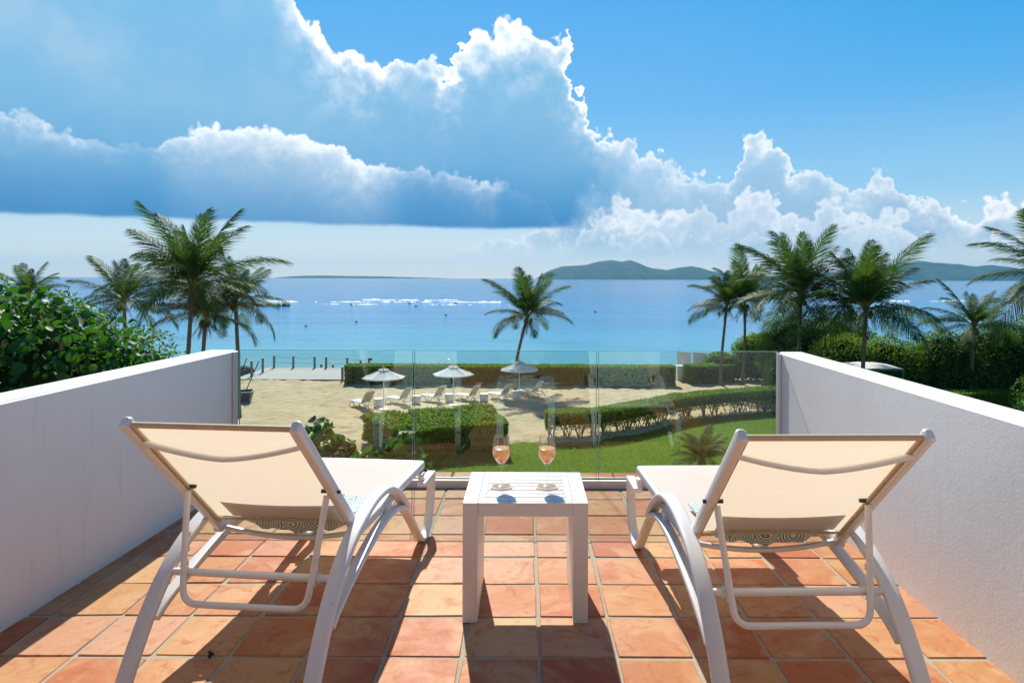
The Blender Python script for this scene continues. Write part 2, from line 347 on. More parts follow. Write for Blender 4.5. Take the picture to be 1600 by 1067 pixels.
def f_soil(t, p, o):
    P = POS(t); n = t.noise(P, .3, 4, .6); n2 = t.noise(P, 3, 5, .7); n3 = t.noise(P, 34, 4, .7)
    col = t.mix(t.smooth(n, .35, .65), (.085, .17, .012), (.115, .205, .014))
    col = t.mix(t.smooth(n2, .5, .72, 0, .6), col, (.13, .18, .025))
    col = t.mix(t.smooth(n3, .5, .8, 0, .5), col, (.03, .07, .01))
    S(t, p, base=col, rough=.9, spec=.1, normal=bump(t, t.add(n3, n2), .8, .05))
M_soil = mat('turf_ground', f_soil)
M_core_shade = mat('core_shade', lambda t, p, o: S(t, p, base=t.mix(t.noise(POS(t), 9, 4), (.012, .022, .006), (.03, .045, .012)), rough=1., spec=.05))  # solid filler inside the leaves, interior shade painted as near-black green
M_grass = foliage('grass_blade', [(0, (.085, .18, .010)), (.6, (.12, .235, .014)), (.9, (.18, .27, .02)), (1, (.26, .25, .06))], (.30, .46, .02), .4, .5, .25)
def f_sea(t, p, o):
    P = POS(t); s = t.new('ShaderNodeSeparateXYZ'); t.put(s.inputs[0], P); Y = s.outputs[1]; X = s.outputs[0]
    # depth of water over pale sand, grass beds and the drop beyond the reef
    pv = t.vmul(P, (.35, 1, 1))
    w = t.noise(pv, .012, 4, .6); w2 = t.noise(pv, .045, 5, .6)
    yy = t.add(Y, t.mul(t.sub(w, .5), 70.))
    lg = t.m('LOGARITHM', t.m('MAXIMUM', yy, 20.), 10.)
    k = t.lin(lg, 1.62, 3.3)
    col = t.ramp(k, [(0, (.24, .50, .48)), (.12, (.09, .38, .47)), (.26, (.035, .25, .44)), (.38, (.014, .20, .43)), (.50, (.005, .165, .38)), (.70, (.002, .14, .32)), (1, (.001, .13, .29))])
    col = t.mix(t.mul(t.smooth(w2, .52, .70), t.lin(Y, 60, 400, .5, .25)), col, (.010, .11, .30))
    st = t.noise(t.vmul(P, (.05, 1, 1)), .03, 5, .65)  # distant ripple shading painted as darker streaks, where the bump evens out
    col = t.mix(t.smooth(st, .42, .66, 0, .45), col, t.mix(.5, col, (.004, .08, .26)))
    b1 = t.noise(t.vmul(P, (.5, 1.15, 1)), .55, 5, .62); b2 = t.noise(t.vmul(P, (.5, 1.2, 1)), 2.6, 4, .6); b3 = t.noise(t.vmul(P, (.35, 1, 1)), .07, 3, .5)
    nb = bump(t, b3, .5, 1.2); nb = bump(t, b1, .55, .32, nb); nb = bump(t, b2, .5, .05, nb)
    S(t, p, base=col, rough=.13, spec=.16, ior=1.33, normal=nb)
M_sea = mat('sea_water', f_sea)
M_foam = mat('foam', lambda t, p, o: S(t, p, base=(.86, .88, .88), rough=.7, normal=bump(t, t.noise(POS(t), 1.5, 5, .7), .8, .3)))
M_rock = mat('dark_rock', lambda t, p, o: S(t, p, base=t.mix(t.noise(POS(t), 2, 5), (.035, .03, .026), (.11, .095, .08)), rough=.9))
def f_isle(t, p, o):
    P = POS(t); n = t.noise(P, .004, 6, .65); n2 = t.noise(P, .02, 4, .6)
    S(t, p, base=t.mix(t.smooth(t.add(t.mul(n, .6), t.mul(n2, .4)), .4, .65), (.022, .055, .022), (.075, .10, .045)), rough=.95, spec=.1)
M_isle = mat('island_scrub', f_isle)
def f_plank(t, p, o):
    P = POS(t); n = t.noise(t.vmul(P, (.6, 7, 7)), 1.6, 5, .65); r = ISL(t)
    S(t, p, base=t.mix(r, t.mix(n, (.36, .34, .31), (.56, .53, .49)), t.mix(n, (.44, .42, .39), (.62, .60, .56))), rough=.85, spec=.2)
M_plank = mat('weathered_plank', f_plank)
M_post = mat('weathered_post', lambda t, p, o: S(t, p, base=t.mix(t.noise(OBJ(t), 7, 4), (.10, .085, .07), (.24, .21, .18)), rough=.85))
M_rope = mat('rope', lambda t, p, o: S(t, p, base=(.50, .46, .38), rough=.9))
def f_canvas(t, p, o):
    n = t.noise(OBJ(t), 5, 4)
    S(t, p, base=t.mix(n, (.76, .76, .75), (.82, .82, .81)), rough=.8, spec=.15)
    tr = t.new('ShaderNodeBsdfTranslucent'); t.put(tr.inputs[0], (.8, .8, .8, 1))
    mx = t.new('ShaderNodeMixShader'); mx.inputs[0].default_value = .25
    t.l.new(p.outputs[0], mx.inputs[1]); t.l.new(tr.outputs[0], mx.inputs[2]); t.l.new(mx.outputs[0], o.inputs[0])
M_canvas = mat('white_canvas', f_canvas)
M_bsling = mat('beige_sling', lambda t, p, o: S(t, p, base=t.mix(t.noise(OBJ(t), 40, 3), (.42, .38, .29), (.54, .49, .38)), rough=.8))
M_dkmetal = mat('dark_metal', lambda t, p, o: S(t, p, base=(.035, .037, .04), rough=.5))
M_green = mat('green_frame', lambda t, p, o: S(t, p, base=(.05, .12, .10), rough=.4))
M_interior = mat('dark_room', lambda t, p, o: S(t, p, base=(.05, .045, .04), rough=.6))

# ------------------------------------------------------------------ object helpers
def link(o, parent=None):
    COL.objects.link(o)
    if parent is not None: o.parent = parent
    return o
def empty(name, loc=(0, 0, 0), rz=0.):
    o = bpy.data.objects.new(name, None); o.location = loc; o.rotation_euler = (0, 0, rz); o.empty_display_size = .1
    return link(o)
def tag(o, label=None, cat=None, group=None, kind=None):
    if label: o['label'] = label
    if cat: o['category'] = cat
    if group: o['group'] = group
    if kind: o['kind'] = kind
    return o
def fast_mesh(name, V, F, smooth=False):
    V = np.asarray(V, np.float32); F = np.asarray(F, np.int32); n, k = F.shape
    me = bpy.data.meshes.new(name); me.vertices.add(len(V)); me.vertices.foreach_set('co', V.ravel())
    me.loops.add(n*k); me.loops.foreach_set('vertex_index', F.ravel())
    me.polygons.add(n); me.polygons.foreach_set('loop_start', np.arange(0, n*k, k, dtype=np.int32))
    me.polygons.foreach_set('loop_total', np.full(n, k, np.int32))
    if smooth: me.polygons.foreach_set('use_smooth', np.ones(n, bool))
    me.update(calc_edges=True); return me
class MB:
    def __init__(s): s.v = []; s.f = []; s.sm = []
    def add(s, V, F, smooth=False):
        b = len(s.v); s.v += [tuple(p) for p in V]; s.f += [tuple(i+b for i in f) for f in F]; s.sm += [smooth]*len(F); return s
    def box(s, c, d, rot=None, bev=0.):
        bm = bmesh.new(); bmesh.ops.create_cube(bm, size=1)
        for v in bm.verts: v.co = Vector((v.co.x*d[0], v.co.y*d[1], v.co.z*d[2]))
        if bev > 0: bmesh.ops.bevel(bm, geom=bm.edges[:], offset=bev, segments=2, profile=.7, affect='EDGES')
        M = Matrix.Translation(c) @ (rot.to_4x4() if rot is not None else Matrix())
        bm.verts.ensure_lookup_table()
        V = [M @ v.co for v in bm.verts]; F = [[v.index for v in f.verts] for f in bm.faces]
        bm.free(); return s.add(V, F)
    def sweep(s, pts, prof, closed=False, cap=True, up=None, scale=None):
        """prof: list of (side, up) offsets; pts: path"""
        P = [Vector(p) for p in pts]; n = len(P); m = len(prof); V = []
        ref = Vector(up) if up else None
        prev = None
        for i, p in enumerate(P):
            a = P[(i-1) % n] if (closed or i > 0) else P[0]; b = P[(i+1) % n] if (closed or i < n-1) else P[-1]
            T = (b-a).normalized()
            if ref is not None: side = ref
            else:
                if prev is None:
                    q = Vector((0, 0, 1)) if abs(T.z) < .9 else Vector((1, 0, 0)); side = T.cross(q).normalized()
                else: side = (prev - T*prev.dot(T)).normalized()
                prev = side
            nn = side.cross(T).normalized()
            k = scale[i] if scale else 1.
            for (a_, b_) in prof: V.append(p+side*a_*k+nn*b_*k)
        F = []
        for i in range(n if closed else n-1):
            for j in range(m):
                i2 = (i+1) % n; j2 = (j+1) % m
                F.append((i*m+j, i*m+j2, i2*m+j2, i2*m+j))
        s.add(V, F, True)
        if cap and not closed:
            s.add([V[j] for j in range(m)], [tuple(range(m))[::-1]]); s.add([V[(n-1)*m+j] for j in range(m)], [tuple(range(m))])
        return s
    def tube(s, pts, r, n=8, closed=False, scale=None, up=None):
        return s.sweep(pts, [(r*math.cos(2*math.pi*k/n), r*math.sin(2*math.pi*k/n)) for k in range(n)], closed, scale=scale, up=up)
    def lathe(s, prof, n=24, c=(0, 0, 0), close=False):
        V = []; m = len(prof)
        for k in range(n):
            a = 2*math.pi*k/n
            for r, z in prof: V.append((c[0]+r*math.cos(a), c[1]+r*math.sin(a), c[2]+z))
        F = []
        for k in range(n):
            for j in range(m-1 if not close else m):
                j2 = (j+1) % m
                F.append((k*m+j, ((k+1) % n)*m+j, ((k+1) % n)*m+j2, k*m+j2))
        return s.add(V, F, True)
    def build(s, name, m, parent=None, autosmooth=True):
        me = bpy.data.meshes.new(name); me.from_pydata(s.v, [], s.f); me.update()
        me.polygons.foreach_set('use_smooth', s.sm)
        bm = bmesh.new(); bm.from_mesh(me); bmesh.ops.recalc_face_normals(bm, faces=bm.faces[:])
        for e in bm.edges:
            if len(e.link_faces) == 2 and e.calc_face_angle(0) > R(40): e.smooth = False
        bm.to_mesh(me); bm.free()
        me.materials.append(m); o = bpy.data.objects.new(name, me); return link(o, parent)
def rrect(w, h, r, n=3):
    out = []
    for cx, cy, a0 in ((w/2-r, h/2-r, 0), (-w/2+r, h/2-r, 90), (-w/2+r, -h/2+r, 180), (w/2-r, -h/2+r, 270)):
        for k in range(n+1):
            a = R(a0+90*k/n); out.append((cx+r*math.cos(a), cy+r*math.sin(a)))
    return out
def spline(pts, per=8):
    P = [Vector(p) for p in pts]; out = []
    for i in range(len(P)-1):
        p0 = P[max(i-1, 0)]; p1 = P[i]; p2 = P[i+1]; p3 = P[min(i+2, len(P)-1)]
        for k in range(per):
            t = k/per
            out.append(.5*((2*p1)+(p2-p0)*t+(2*p0-5*p1+4*p2-p3)*t*t+(3*p1-p0-3*p2+p3)*t**3))
    out.append(P[-1]); return out
def copy_tree(o, parent=None):
    c = o.copy(); COL.objects.link(c); c.parent = parent
    for ch in list(o.children): copy_tree(ch, c)
    return c
def vnoise(X, Y, seed, oct=4, gain=.5):
    out = np.zeros_like(X); a = 1.; tot = 0
    for o in range(oct):
        rg = np.random.default_rng(seed+o); T = rg.random((256, 256))
        xi = np.floor(X).astype(int); yi = np.floor(Y).astype(int); fx = X-xi; fy = Y-yi
        fx = fx*fx*(3-2*fx); fy = fy*fy*(3-2*fy)
        g = lambda i, j: T[(i) % 256, (j) % 256]
        v = (g(xi, yi)*(1-fx)+g(xi+1, yi)*fx)*(1-fy)+(g(xi, yi+1)*(1-fx)+g(xi+1, yi+1)*fx)*fy
        out += a*(v-.5); tot += a; a *= gain; X = X*2.03+11.3; Y = Y*2.03+5.7
    return out/tot
GZ = EYE-7.2            # garden and beach level
def gp(px, py, E=7.2):  # bearing point -> place on the level E below the eye
    d = 1040*E/(py-434.5); return ((px-822)*d/1040, d)

# ================================================================== SETTING
# ---- ground sheet with the shore falling to the sea
def build_ground():
    xs = np.concatenate([np.linspace(-400, -45, 18), np.linspace(-44, 44, 90), np.linspace(45, 400, 18)])
    ys = np.concatenate([np.linspace(-250, 12, 16), np.linspace(13, 60, 60)])
    X, Y = np.meshgrid(xs, ys, indexing='ij')
    shore = 49.5+2.*vnoise(X*.05, X*0+2, 5)
    Z = GZ-.03-np.clip((Y-shore+3)/6, 0, 3)**1.3*.75+.05*vnoise(X*.2, Y*.2, 3)*(Y > 20)
    n, m = X.shape; idx = np.arange(n*m).reshape(n, m)
    F = np.stack([idx[:-1, :-1], idx[1:, :-1], idx[1:, 1:], idx[:-1, 1:]], -1).reshape(-1, 4)
    o = link(bpy.data.objects.new('ground', fast_mesh('ground', np.stack([X, Y, Z], -1).reshape(-1, 3), F, True)))
    o.data.materials.append(M_soil); tag(o, kind='structure')
    # beach: dented, footprinted sand
    st = .11
    xs = np.arange(-34, 22, st); ys = np.arange(23.5, 54, st)
    X, Y = np.meshgrid(xs, ys, indexing='ij')
    shore = 49.5+2.*vnoise(X*.05, X*0+2, 5)
    base = GZ+.015-np.clip((Y-shore+3)/6, 0, 3)**1.3*.75
    d = .20*vnoise(X*2.2, Y*2.0, 21, 3, .7)+.10*vnoise(X*.5, Y*.5, 31, 2)
    Z = base+d+.03
    # sand gives way to lawn along a line running from the near hedge to the far right
    lawn = np.interp(X, [-40, -8.5, -6.3, -2.5, -1, .8, 3., 5.5, 8.5, 13.2, 30], [20, 21, 26.0, 28.0, 29.0, 29.3, 29.7, 31.4, 34.2, 36.4, 37])
    Z -= np.clip((lawn-Y+.25+.5*vnoise(X*1.1, Y*1.1, 77))*.25, 0, .4)
    n, m = X.shape; idx = np.arange(n*m).reshape(n, m)
    F = np.stack([idx[:-1, :-1], idx[1:, :-1], idx[1:, 1:], idx[:-1, 1:]], -1).reshape(-1, 4)
    keep = (Z.ravel()[F] > GZ-1.2).all(1) & (Y.ravel()[F].mean(1) > lawn.ravel()[F].mean(1)-1.2)
    o = link(bpy.data.objects.new('beach', fast_mesh('beach', np.stack([X, Y, Z], -1).reshape(-1, 3), F[keep], True)))
    o.data.materials.append(M_sand); tag(o, kind='structure')
    # lawn blades
    N = 130000
    bx = rng.uniform(-8., 24, N); by = 19.5+(17.5)*rng.random(N)**1.2
    ln = np.interp(bx, [-40, -8.5, -6.3, -2.5, -1, .8, 3., 5.5, 8.5, 13.2, 30], [20, 21, 26.0, 28.0, 29.0, 29.3, 29.7, 31.4, 34.2, 36.4, 37])
    k = by < ln+.3*rng.standard_normal(N); bx = bx[k]; by = by[k]; N = len(bx)
    a = rng.uniform(0, 6.283, N); h = rng.uniform(.03, .085, N); w = rng.uniform(.008, .016, N)
    lean = rng.normal(0, .03, (N, 2)); z0 = np.full(N, GZ-.05)
    V = np.stack([np.stack([bx-np.cos(a)*w, by-np.sin(a)*w, z0], -1), np.stack([bx+np.cos(a)*w, by+np.sin(a)*w, z0], -1), np.stack([bx+lean[:, 0], by+lean[:, 1], z0+.04+h], -1)], 1).reshape(-1, 3)
    o = link(bpy.data.objects.new('lawn_grass', fast_mesh('lawn_grass', V, np.arange(3*N).reshape(-1, 3))))
    o.data.materials.append(M_grass); tag(o, 'short mown green lawn grass below the terrace', 'grass', kind='stuff')
build_ground()
SEA = GZ-.72
def build_sea():
    ys = np.concatenate([np.linspace(40, 400, 60), np.geomspace(410, 7700, 40)]); xs = np.concatenate([-np.geomspace(7700, 60, 40), np.linspace(-55, 55, 12), np.geomspace(60, 7700, 40)])
    X, Y = np.meshgrid(xs, ys, indexing='ij'); n, m = X.shape; idx = np.arange(n*m).reshape(n, m)
    F = np.stack([idx[:-1, :-1], idx[1:, :-1], idx[1:, 1:], idx[:-1, 1:]], -1).reshape(-1, 4)
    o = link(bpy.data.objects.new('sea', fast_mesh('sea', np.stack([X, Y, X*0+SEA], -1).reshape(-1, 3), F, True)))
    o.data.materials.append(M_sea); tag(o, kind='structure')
build_sea()
# ---- islands on the horizon
def island(name, pts, D, label, seed, kind=True):
    px = np.linspace(pts[0][0], pts[-1][0], 220); py = np.interp(px, [p[0] for p in pts], [p[1] for p in pts])
    X = (px-822)/1040*D; Hh = np.clip((434.5-py)/1040*D+13., 1, None)
    K = 26; k = np.linspace(-1, 1, K)
    depth = np.maximum(Hh*3.2, 120)
    XX = np.repeat(X[:, None], K, 1); YY = D+k[None]*depth[:, None]
    prof = (1-np.abs(k))**.85
    nz = vnoise(XX/180, YY/180, seed, 5, .55)
    ZZ = SEA-4+Hh[:, None]*prof[None]*(1+.5*nz*(np.abs(k)[None]))+.06*Hh[:, None]*vnoise(XX/60, YY/60, seed+9, 4)
    n, m = XX.shape; idx = np.arange(n*m).reshape(n, m)
    F = np.stack([idx[:-1, :-1], idx[1:, :-1], idx[1:, 1:], idx[:-1, 1:]], -1).reshape(-1, 4)
    o = link(bpy.data.objects.new(name, fast_mesh(name, np.stack([XX, YY, ZZ], -1).reshape(-1, 3), F, True)))
    o.data.materials.append(M_isle); tag(o, label, 'island', kind='structure')
island('hills', [(835, 437), (855, 424), (880, 415), (897, 414.5), (917, 413), (935, 407.5), (955, 405), (970, 408), (985, 405), (1000, 411), (1015, 417.5), (1042, 421), (1060, 417), (1080, 414), (1095, 417.5), (1112, 423), (1150, 428), (1210, 430), (1270, 426), (1330, 420), (1380, 412), (1440, 405), (1462, 408), (1500, 410), (1522, 414), (1548, 411), (1600, 417), (1680, 424), (1760, 436)], 6000, None, 4)
island('low_island', [(425, 436), (450, 433.5), (475, 432), (500, 431.6), (560, 432.4), (600, 432.8), (640, 434), (700, 435.5)], 6400, None, 8)

# ================================================================== TERRACE
FLOOR = 0.
def wl(y): return -2.273+.0524*(y-2.876)      # inner face of the left parapet
WRX = 1.886                                    # inner face of the right parapet
def build_terrace():
    o = MB().box((-.2, 1.43, -.1525), (5.3, 7.15, .31)).build('terrace_floor', M_grout); tag(o, kind='structure')
    # hand-made tiles, four uneven cuts shared between them
    PX, PY, G = .316, .3235, .016
    variants = []
    for k in range(7):
        rg = random.Random(40+k); bm = bmesh.new()
        w, d = PX-G, PY-G
        ring = []
        cr = .007
        cs = [(-w/2, -d/2), (w/2, -d/2), (w/2, d/2), (-w/2, d/2)]
        cs = [(a+rg.uniform(-.004, .004), b+rg.uniform(-.004, .004)) for a, b in cs]
        pts = []
        for i in range(4):
            a = Vector(cs[i]); nx = Vector(cs[(i+1) % 4]); pv = Vector(cs[i-1])
            pts += [a+(pv-a).normalized()*cr, a+((pv-a).normalized()+(nx-a).normalized())*cr*.3, a+(nx-a).normalized()*cr]
            mid = a.lerp(nx, rg.uniform(.35, .65)); nn = Vector((-(nx-a).y, (nx-a).x)).normalized(); pts.append(mid+nn*rg.uniform(-.003, .002))
        n = len(pts); low = [bm.verts.new((p.x, p.y, -.012)) for p in pts]; mid_ = [bm.verts.new((p.x, p.y, .0050)) for p in pts]
        top = [bm.verts.new((p.x*.972, p.y*.972, .0085)) for p in pts]
        for A, B in ((low, mid_), (mid_, top)):
            for i in range(n): bm.faces.new((A[i], A[(i+1) % n], B[(i+1) % n], B[i]))
        bm.faces.new(top)
        for f in bm.faces: f.smooth = len(f.verts) == 4
        for e in bm.edges:
            if any(len(f.verts) > 4 for f in e.link_faces): e.smooth = False
        me = bpy.data.meshes.new('tile'); bm.to_mesh(me); bm.free(); me.materials.append(M_tile); variants.append(me)
    rg = random.Random(5)
    rf = MB().box((-.3, -.75, .002), (4.8, 3.02, .012)).build('rear_paving', M_tile, o)
    for j in range(-7, 7):
        y0 = 3.033+PY*j
        for i in range(-8, 6):
            x0 = .060+PX*i
            t = bpy.data.objects.new('tile', variants[rg.randrange(7)]); link(t, o)
            sx = 1.
            cx = x0+PX/2
            if i == -8: sx = .62; cx = x0+PX*(1-.31)
            t.location = (cx+rg.uniform(-.003, .003), y0+PY/2+rg.uniform(-.003, .003), rg.uniform(-.0025, .001))
            t.rotation_euler = (rg.uniform(-.005, .005), rg.uniform(-.005, .005), rg.uniform(-.006, .006)); t.scale = (sx, 1, 1)
    # parapets: body and the trowelled cap 3 mm proud
    def parapet(name, p0, p1, th, side, h, label):
        (xa, ya), (xb, yb) = p0, p1
        root = empty(name, ((xa+xb)/2, (ya+yb)/2, 0)); tag(root, label, 'wall')
        def ring(off0, off1, e):
            return [(xa+side*off0, ya-e, 0), (xb+side*off0, yb+e, 0), (xb+side*off1, yb+e, 0), (xa+side*off1, ya-e, 0)]
        bm = bmesh.new()
        lo = [bm.verts.new((x, y, -.32)) for x, y, _ in ring(0, th, 0)]
        hi = [bm.verts.new((x, y, h+.008)) for x, y, _ in ring(0, th, 0)]
        for i in range(4): bm.faces.new((lo[i], lo[(i+1) % 4], hi[(i+1) % 4], hi[i]))
        bm.faces.new(hi); bm.faces.new(lo[::-1]); bmesh.ops.recalc_face_normals(bm, faces=bm.faces[:])
        bmesh.ops.bevel(bm, geom=[e for e in bm.edges if min(v.co.z for v in e.verts) > h], offset=.012, segments=4, affect='EDGES')
        for f in bm.faces: f.material_index = 1 if f.normal.z > .35 else 0; f.smooth = f.calc_area() < .3
        me = bpy.data.meshes.new('wall_body'); bm.to_mesh(me); bm.free(); me.materials.append(M_stucco); me.materials.append(M_cap)
        b = link(bpy.data.objects.new('wall_body', me), root); b.location = -Vector(root.location)
        return root
    parapet('parapet_wall', (wl(-1.9), -1.9), (wl(4.98), 4.98), .2, -1, .998, 'white stucco parapet with its inner face in shade beside sea grape bush')
    parapet('parapet_wall', (WRX, -1.9), (WRX, 4.98), .18, 1, .998, 'white stucco parapet with its inner face lit, in front of dark shrubs')
    # white skirting of sealant where floor meets wall
    # house behind: the glass mirrors it and it throws light back
    h = empty('house', (0, -2.2, GZ)); tag(h, 'white villa behind the terrace with wide openings and round columns', 'house')
    def hb(name, c, d, m): b = MB().box(c, d).build(name, m, h); b.location = -Vector(h.location); return b
    hb('lower_wall', (0, 1.4, GZ/2-.30), (9., 7.1, -GZ-.10), M_stucco)
    for x0, x1 in ((-8, -3.5), (-.45, .35), (3.4, 8)): hb('wall', ((x0+x1)/2, -2.6, 1.6), (x1-x0, .3, 3.8), M_stucco)
    hb('lintel', (0, -2.62, 3.25), (16.6, .4, .9), M_stucco)
    hb('roof_slab', (0, -3.2, 3.82), (17.4, 3.4, .22), M_stucco)
    hb('unseen_porch_slab', (-.2, -.75, 2.86), (5.6, 3.3, .22), M_stucco)  # unseen roof and side walls, added to hold skylight off the terrace
    hb('side_wall', (-2.78, -.85, 1.375), (.2, 2.9, 2.74), M_stucco); hb('side_wall', (2.2, -.85, 1.375), (.2, 2.9, 2.74), M_stucco)
    for x0, x1 in ((-3.5, -.45), (.35, 3.4)):
        hb('room_back', ((x0+x1)/2, -4.2, 1.4), (x1-x0+1, .1, 3), M_interior)
        f = hb('sliding_door', ((x0+x1)/2, -2.45, 1.4), (.07, .06, 2.8), M_alu)
    for x in (-2.3, 1.75):
        c = MB().lathe([(.15, 0), (.13, .06), (.12, .1), (.115, 2.6), (.15, 2.68), (.15, 2.8)], 20, (x, .62, .01)).build('column', M_stucco, h); c.location = -Vector(h.location)
    f = hb('rear_floor', (0, -3.36, -.152), (9, 2.4, .31), M_grout)
build_terrace()

# ---- glass balustrade
def build_glass():
    GY = 4.93
    shoe = MB().box((-.125, GY, .034), (4.02, .085, .062), bev=.003).build('glass_rail_shoe', M_alu)
    tag(shoe, 'low metal channel along the floor holding the glass panels', 'rail')
    k = MB().box((0, -.002, .0345), (3.98, .03, .006)).build('gasket', M_black, shoe); k.location = (-.125, GY, .034)
    zt = 1.012
    spans = [((375-822)*GY/1040+.0, (645.5-822)*GY/1040, 'clear glass balustrade panel between shaded parapet and central panel'),
             ((648.5-822)*GY/1040, (932.5-822)*GY/1040, 'clear glass balustrade panel behind the side table, middle of three'),
             ((936-822)*GY/1040, (1216-822)*GY/1040, 'clear glass balustrade panel meeting the sunlit parapet')]
    for x0, x1, lab in spans:
        root = empty('glass_balustrade', ((x0+x1)/2, GY, .05)); tag(root, lab, 'glass balustrade', 'glass balustrade panels')
        w = x1-x0; hgt = zt-.05
        # one pane: a single sheet gives mirror and see-through; ground edges are separate green strips
        me = fast_mesh('pane', [(-w/2, -.005, 0), (w/2, -.005, 0), (w/2, -.005, hgt), (-w/2, -.005, hgt), (-w/2, .005, 0), (w/2, .005, 0), (w/2, .005, hgt), (-w/2, .005, hgt)], [(0, 1, 2, 3), (5, 4, 7, 6)])
        me.materials.append(M_glass); link(bpy.data.objects.new('pane', me), root)
        MB().box((0, 0, hgt), (w, .0104, .003)).build('top_edge', M_gedge, root)
        for s in (-1, 1): MB().box((s*w/2, 0, hgt/2), (.004, .0104, hgt)).build('side_edge', M_gedge, root)
    for x, lab in ((wl(GY)+.014, 'pale metal channel holding glass against shaded parapet end'), (WRX-.012, 'pale metal channel holding glass against sunlit parapet end')):
        c = MB().box((x, GY, .5), (.022, .05, 1.0), bev=.004).build('glass_channel', M_alu); tag(c, lab, 'channel')
build_glass()

# ================================================================== FURNITURE
def ribbon(pts, v, w, h, taper=None):
    P = spline([(v, u, z) for u, z in pts], 16)
    mb = MB(); mb.sweep(P, rrect(w, h, min(w, h)*.40, 4), up=(1, 0, 0)); return mb
def make_lounger(name, loc, rz, label, towel_label, seed):
    root = empty(name, loc, rz); tag(root, label, 'sun lounger', 'white sun loungers on the terrace')
    rg = random.Random(seed)
    HB, HS = .315, .318                                   # half widths of back and seat rails
    hinge = Vector((0, 0, .437)); top = Vector((0, -.607, 1.02)); foot = Vector((0, 1.123, .417))
    bd = (top-hinge).normalized(); bn = Vector((0, -bd.z, bd.y))*-1      # bn: front normal of the back
    # side legs
    arm = [(-.612, .0), (-.575, .06), (-.50, .175), (-.42, .28), (-.324, .375), (-.20, .455), (-.04, .512), (.14, .540), (.31, .524), (.45, .462), (.55, .395), (.63, .325)]
    low = [(-.405, .225), (-.33, .262), (-.18, .31), (0., .352), (.2, .384), (.38, .388), (.52, .362), (.63, .305), (.75, .205), (.86, .105), (.945, .035), (1.02, .016), (1.095, .035), (1.16, .10), (1.195, .19), (1.21, .27), (1.212, .335)]
    for s in (-1, 1):
        a = ribbon(arm, s*.350, .064, .030).build('arm_leg', M_white, root)
        ribbon(low, s*.350, .052, .026).build('foot_leg', M_white, root)
        for q_ in root.children[-2:]: q_.shadow_terminator_geometry_offset = .3; q_.shadow_terminator_shading_offset = .1
        MB().box((s*.350, 1.10, .338), (.050, .25, .026), bev=.006).build('foot_bracket', M_white, root)
        MB().box((s*.338, 1.02, .365), (.026, .06, .06), bev=.006).build('foot_bracket', M_white, root)
        MB().box((s*.337, .36, .41), (.03, .07, .05), bev=.006).build('arm_bracket', M_white, root)
        # seat rail, back rail with end caps
        MB().sweep([(s*HS, -.02, .437), (s*HS, .55, .428), (s*HS, 1.10, .417)], rrect(.034, .045, .009), up=(1, 0, 0)).build('seat_rail', M_white, root)
        p0 = hinge-bd*.02; p1 = top
        br = MB().sweep([Vector((s*HB, *p0[1:])), Vector((s*HB, *p1[1:]))], rrect(.032, .046, .010), up=(1, 0, 0)).build('back_rail', M_white, root)
        MB().sweep([Vector((s*HB, *(top-bd*.004)[1:])), Vector((s*HB, *(top+bd*.008)[1:])), Vector((s*HB, *(top+bd*.016)[1:]))], rrect(.036, .050, .013), up=(1, 0, 0), scale=[1, 1, .7]).build('end_cap', M_white, br)
        q = hinge+bd*.37
        MB().tube([(s*(HB+.026), q.y, q.z), (s*(HB-.05), q.y, q.z)], .008, 10).build('pivot_bolt', M_dkmetal, root)
    # foot rail
    MB().sweep(spline([(-HS, 1.085, .4175), (-HS+.006, 1.112, .417), (-HS+.035, 1.125, .417), (0, 1.127, .417), (HS-.035, 1.125, .417), (HS-.006, 1.112, .417), (HS, 1.085, .4175)], 5), rrect(.040, .034, .009)).build('foot_rail', M_white, root)
    # seat sling: gentle hollow
    def sheet(nm, fn, nu, nv, m, thick=.0025, parent=root):
        V = []; F = []
        for k in (0, 1):
            for i in range(nu+1):
                for j in range(nv+1):
                    p, nrm = fn(i/nu, j/nv); V.append(p+nrm*(thick*k))
        n1 = (nu+1)*(nv+1)
        for i in range(nu):
            for j in range(nv):
                a = i*(nv+1)+j; F.append((a, a+1, a+nv+2, a+nv+1))
        me = fast_mesh(nm, V[:n1], F, True); me.materials.append(m)
        return link(bpy.data.objects.new(nm, me), parent)
    Z = Vector((0, 0, 1))
    sheet('seat_sling', lambda a, b: (Vector(((b*2-1)*(HS-.012), .07+a*1.045, .453-.018*a-.014*math.sin(math.pi*b)*math.sin(math.pi*min(a*1.15, 1)))), Z), 26, 16, M_sling)
    def bk(a, b):
        p = hinge+bd*(.075+a*.755); q = p+bn*.012; sag = .022*math.sin(math.pi*b)*math.sin(math.pi*a)
        return Vector(((b*2-1)*(HB-.008), q.y, q.z))-bn*sag, bn
    sheet('back_sling', bk, 26, 16, M_sling)
    # tan hems and top bar
    for s in (-1, 1):
        e = [hinge+bd*(.05+k*.79/6) for k in range(7)]
        MB().sweep([Vector((s*(HB-.023), p.y, p.z))-bn*.004 for p in e], rrect(.010, .012, .004), up=(1, 0, 0)).build('hem', M_piping, root)
    q = hinge+bd*.836
    MB().tube([(-HB, q.y, q.z), (HB, q.y, q.z)], .011, 10).build('top_bar', M_piping, root)
    q = hinge+bd*.074
    MB().tube([(-HB, q.y, q.z), (HB, q.y, q.z)], .006, 8).build('bottom_hem', M_piping, root)
    # bowed brace behind the head, second one below the hinge
    q = hinge+bd*.735
    pts = []
    for k in range(13):
        b = k/12*2-1; pts.append(Vector((b*(HB-.01), q.y, q.z))-bn*(.012+.030*(1-abs(b)**1.6))-bd*(.052*(1-abs(b)**1.4)))
    MB().sweep(pts, rrect(.026, .018, .007)).build('head_brace', M_white, root)
    pts = []
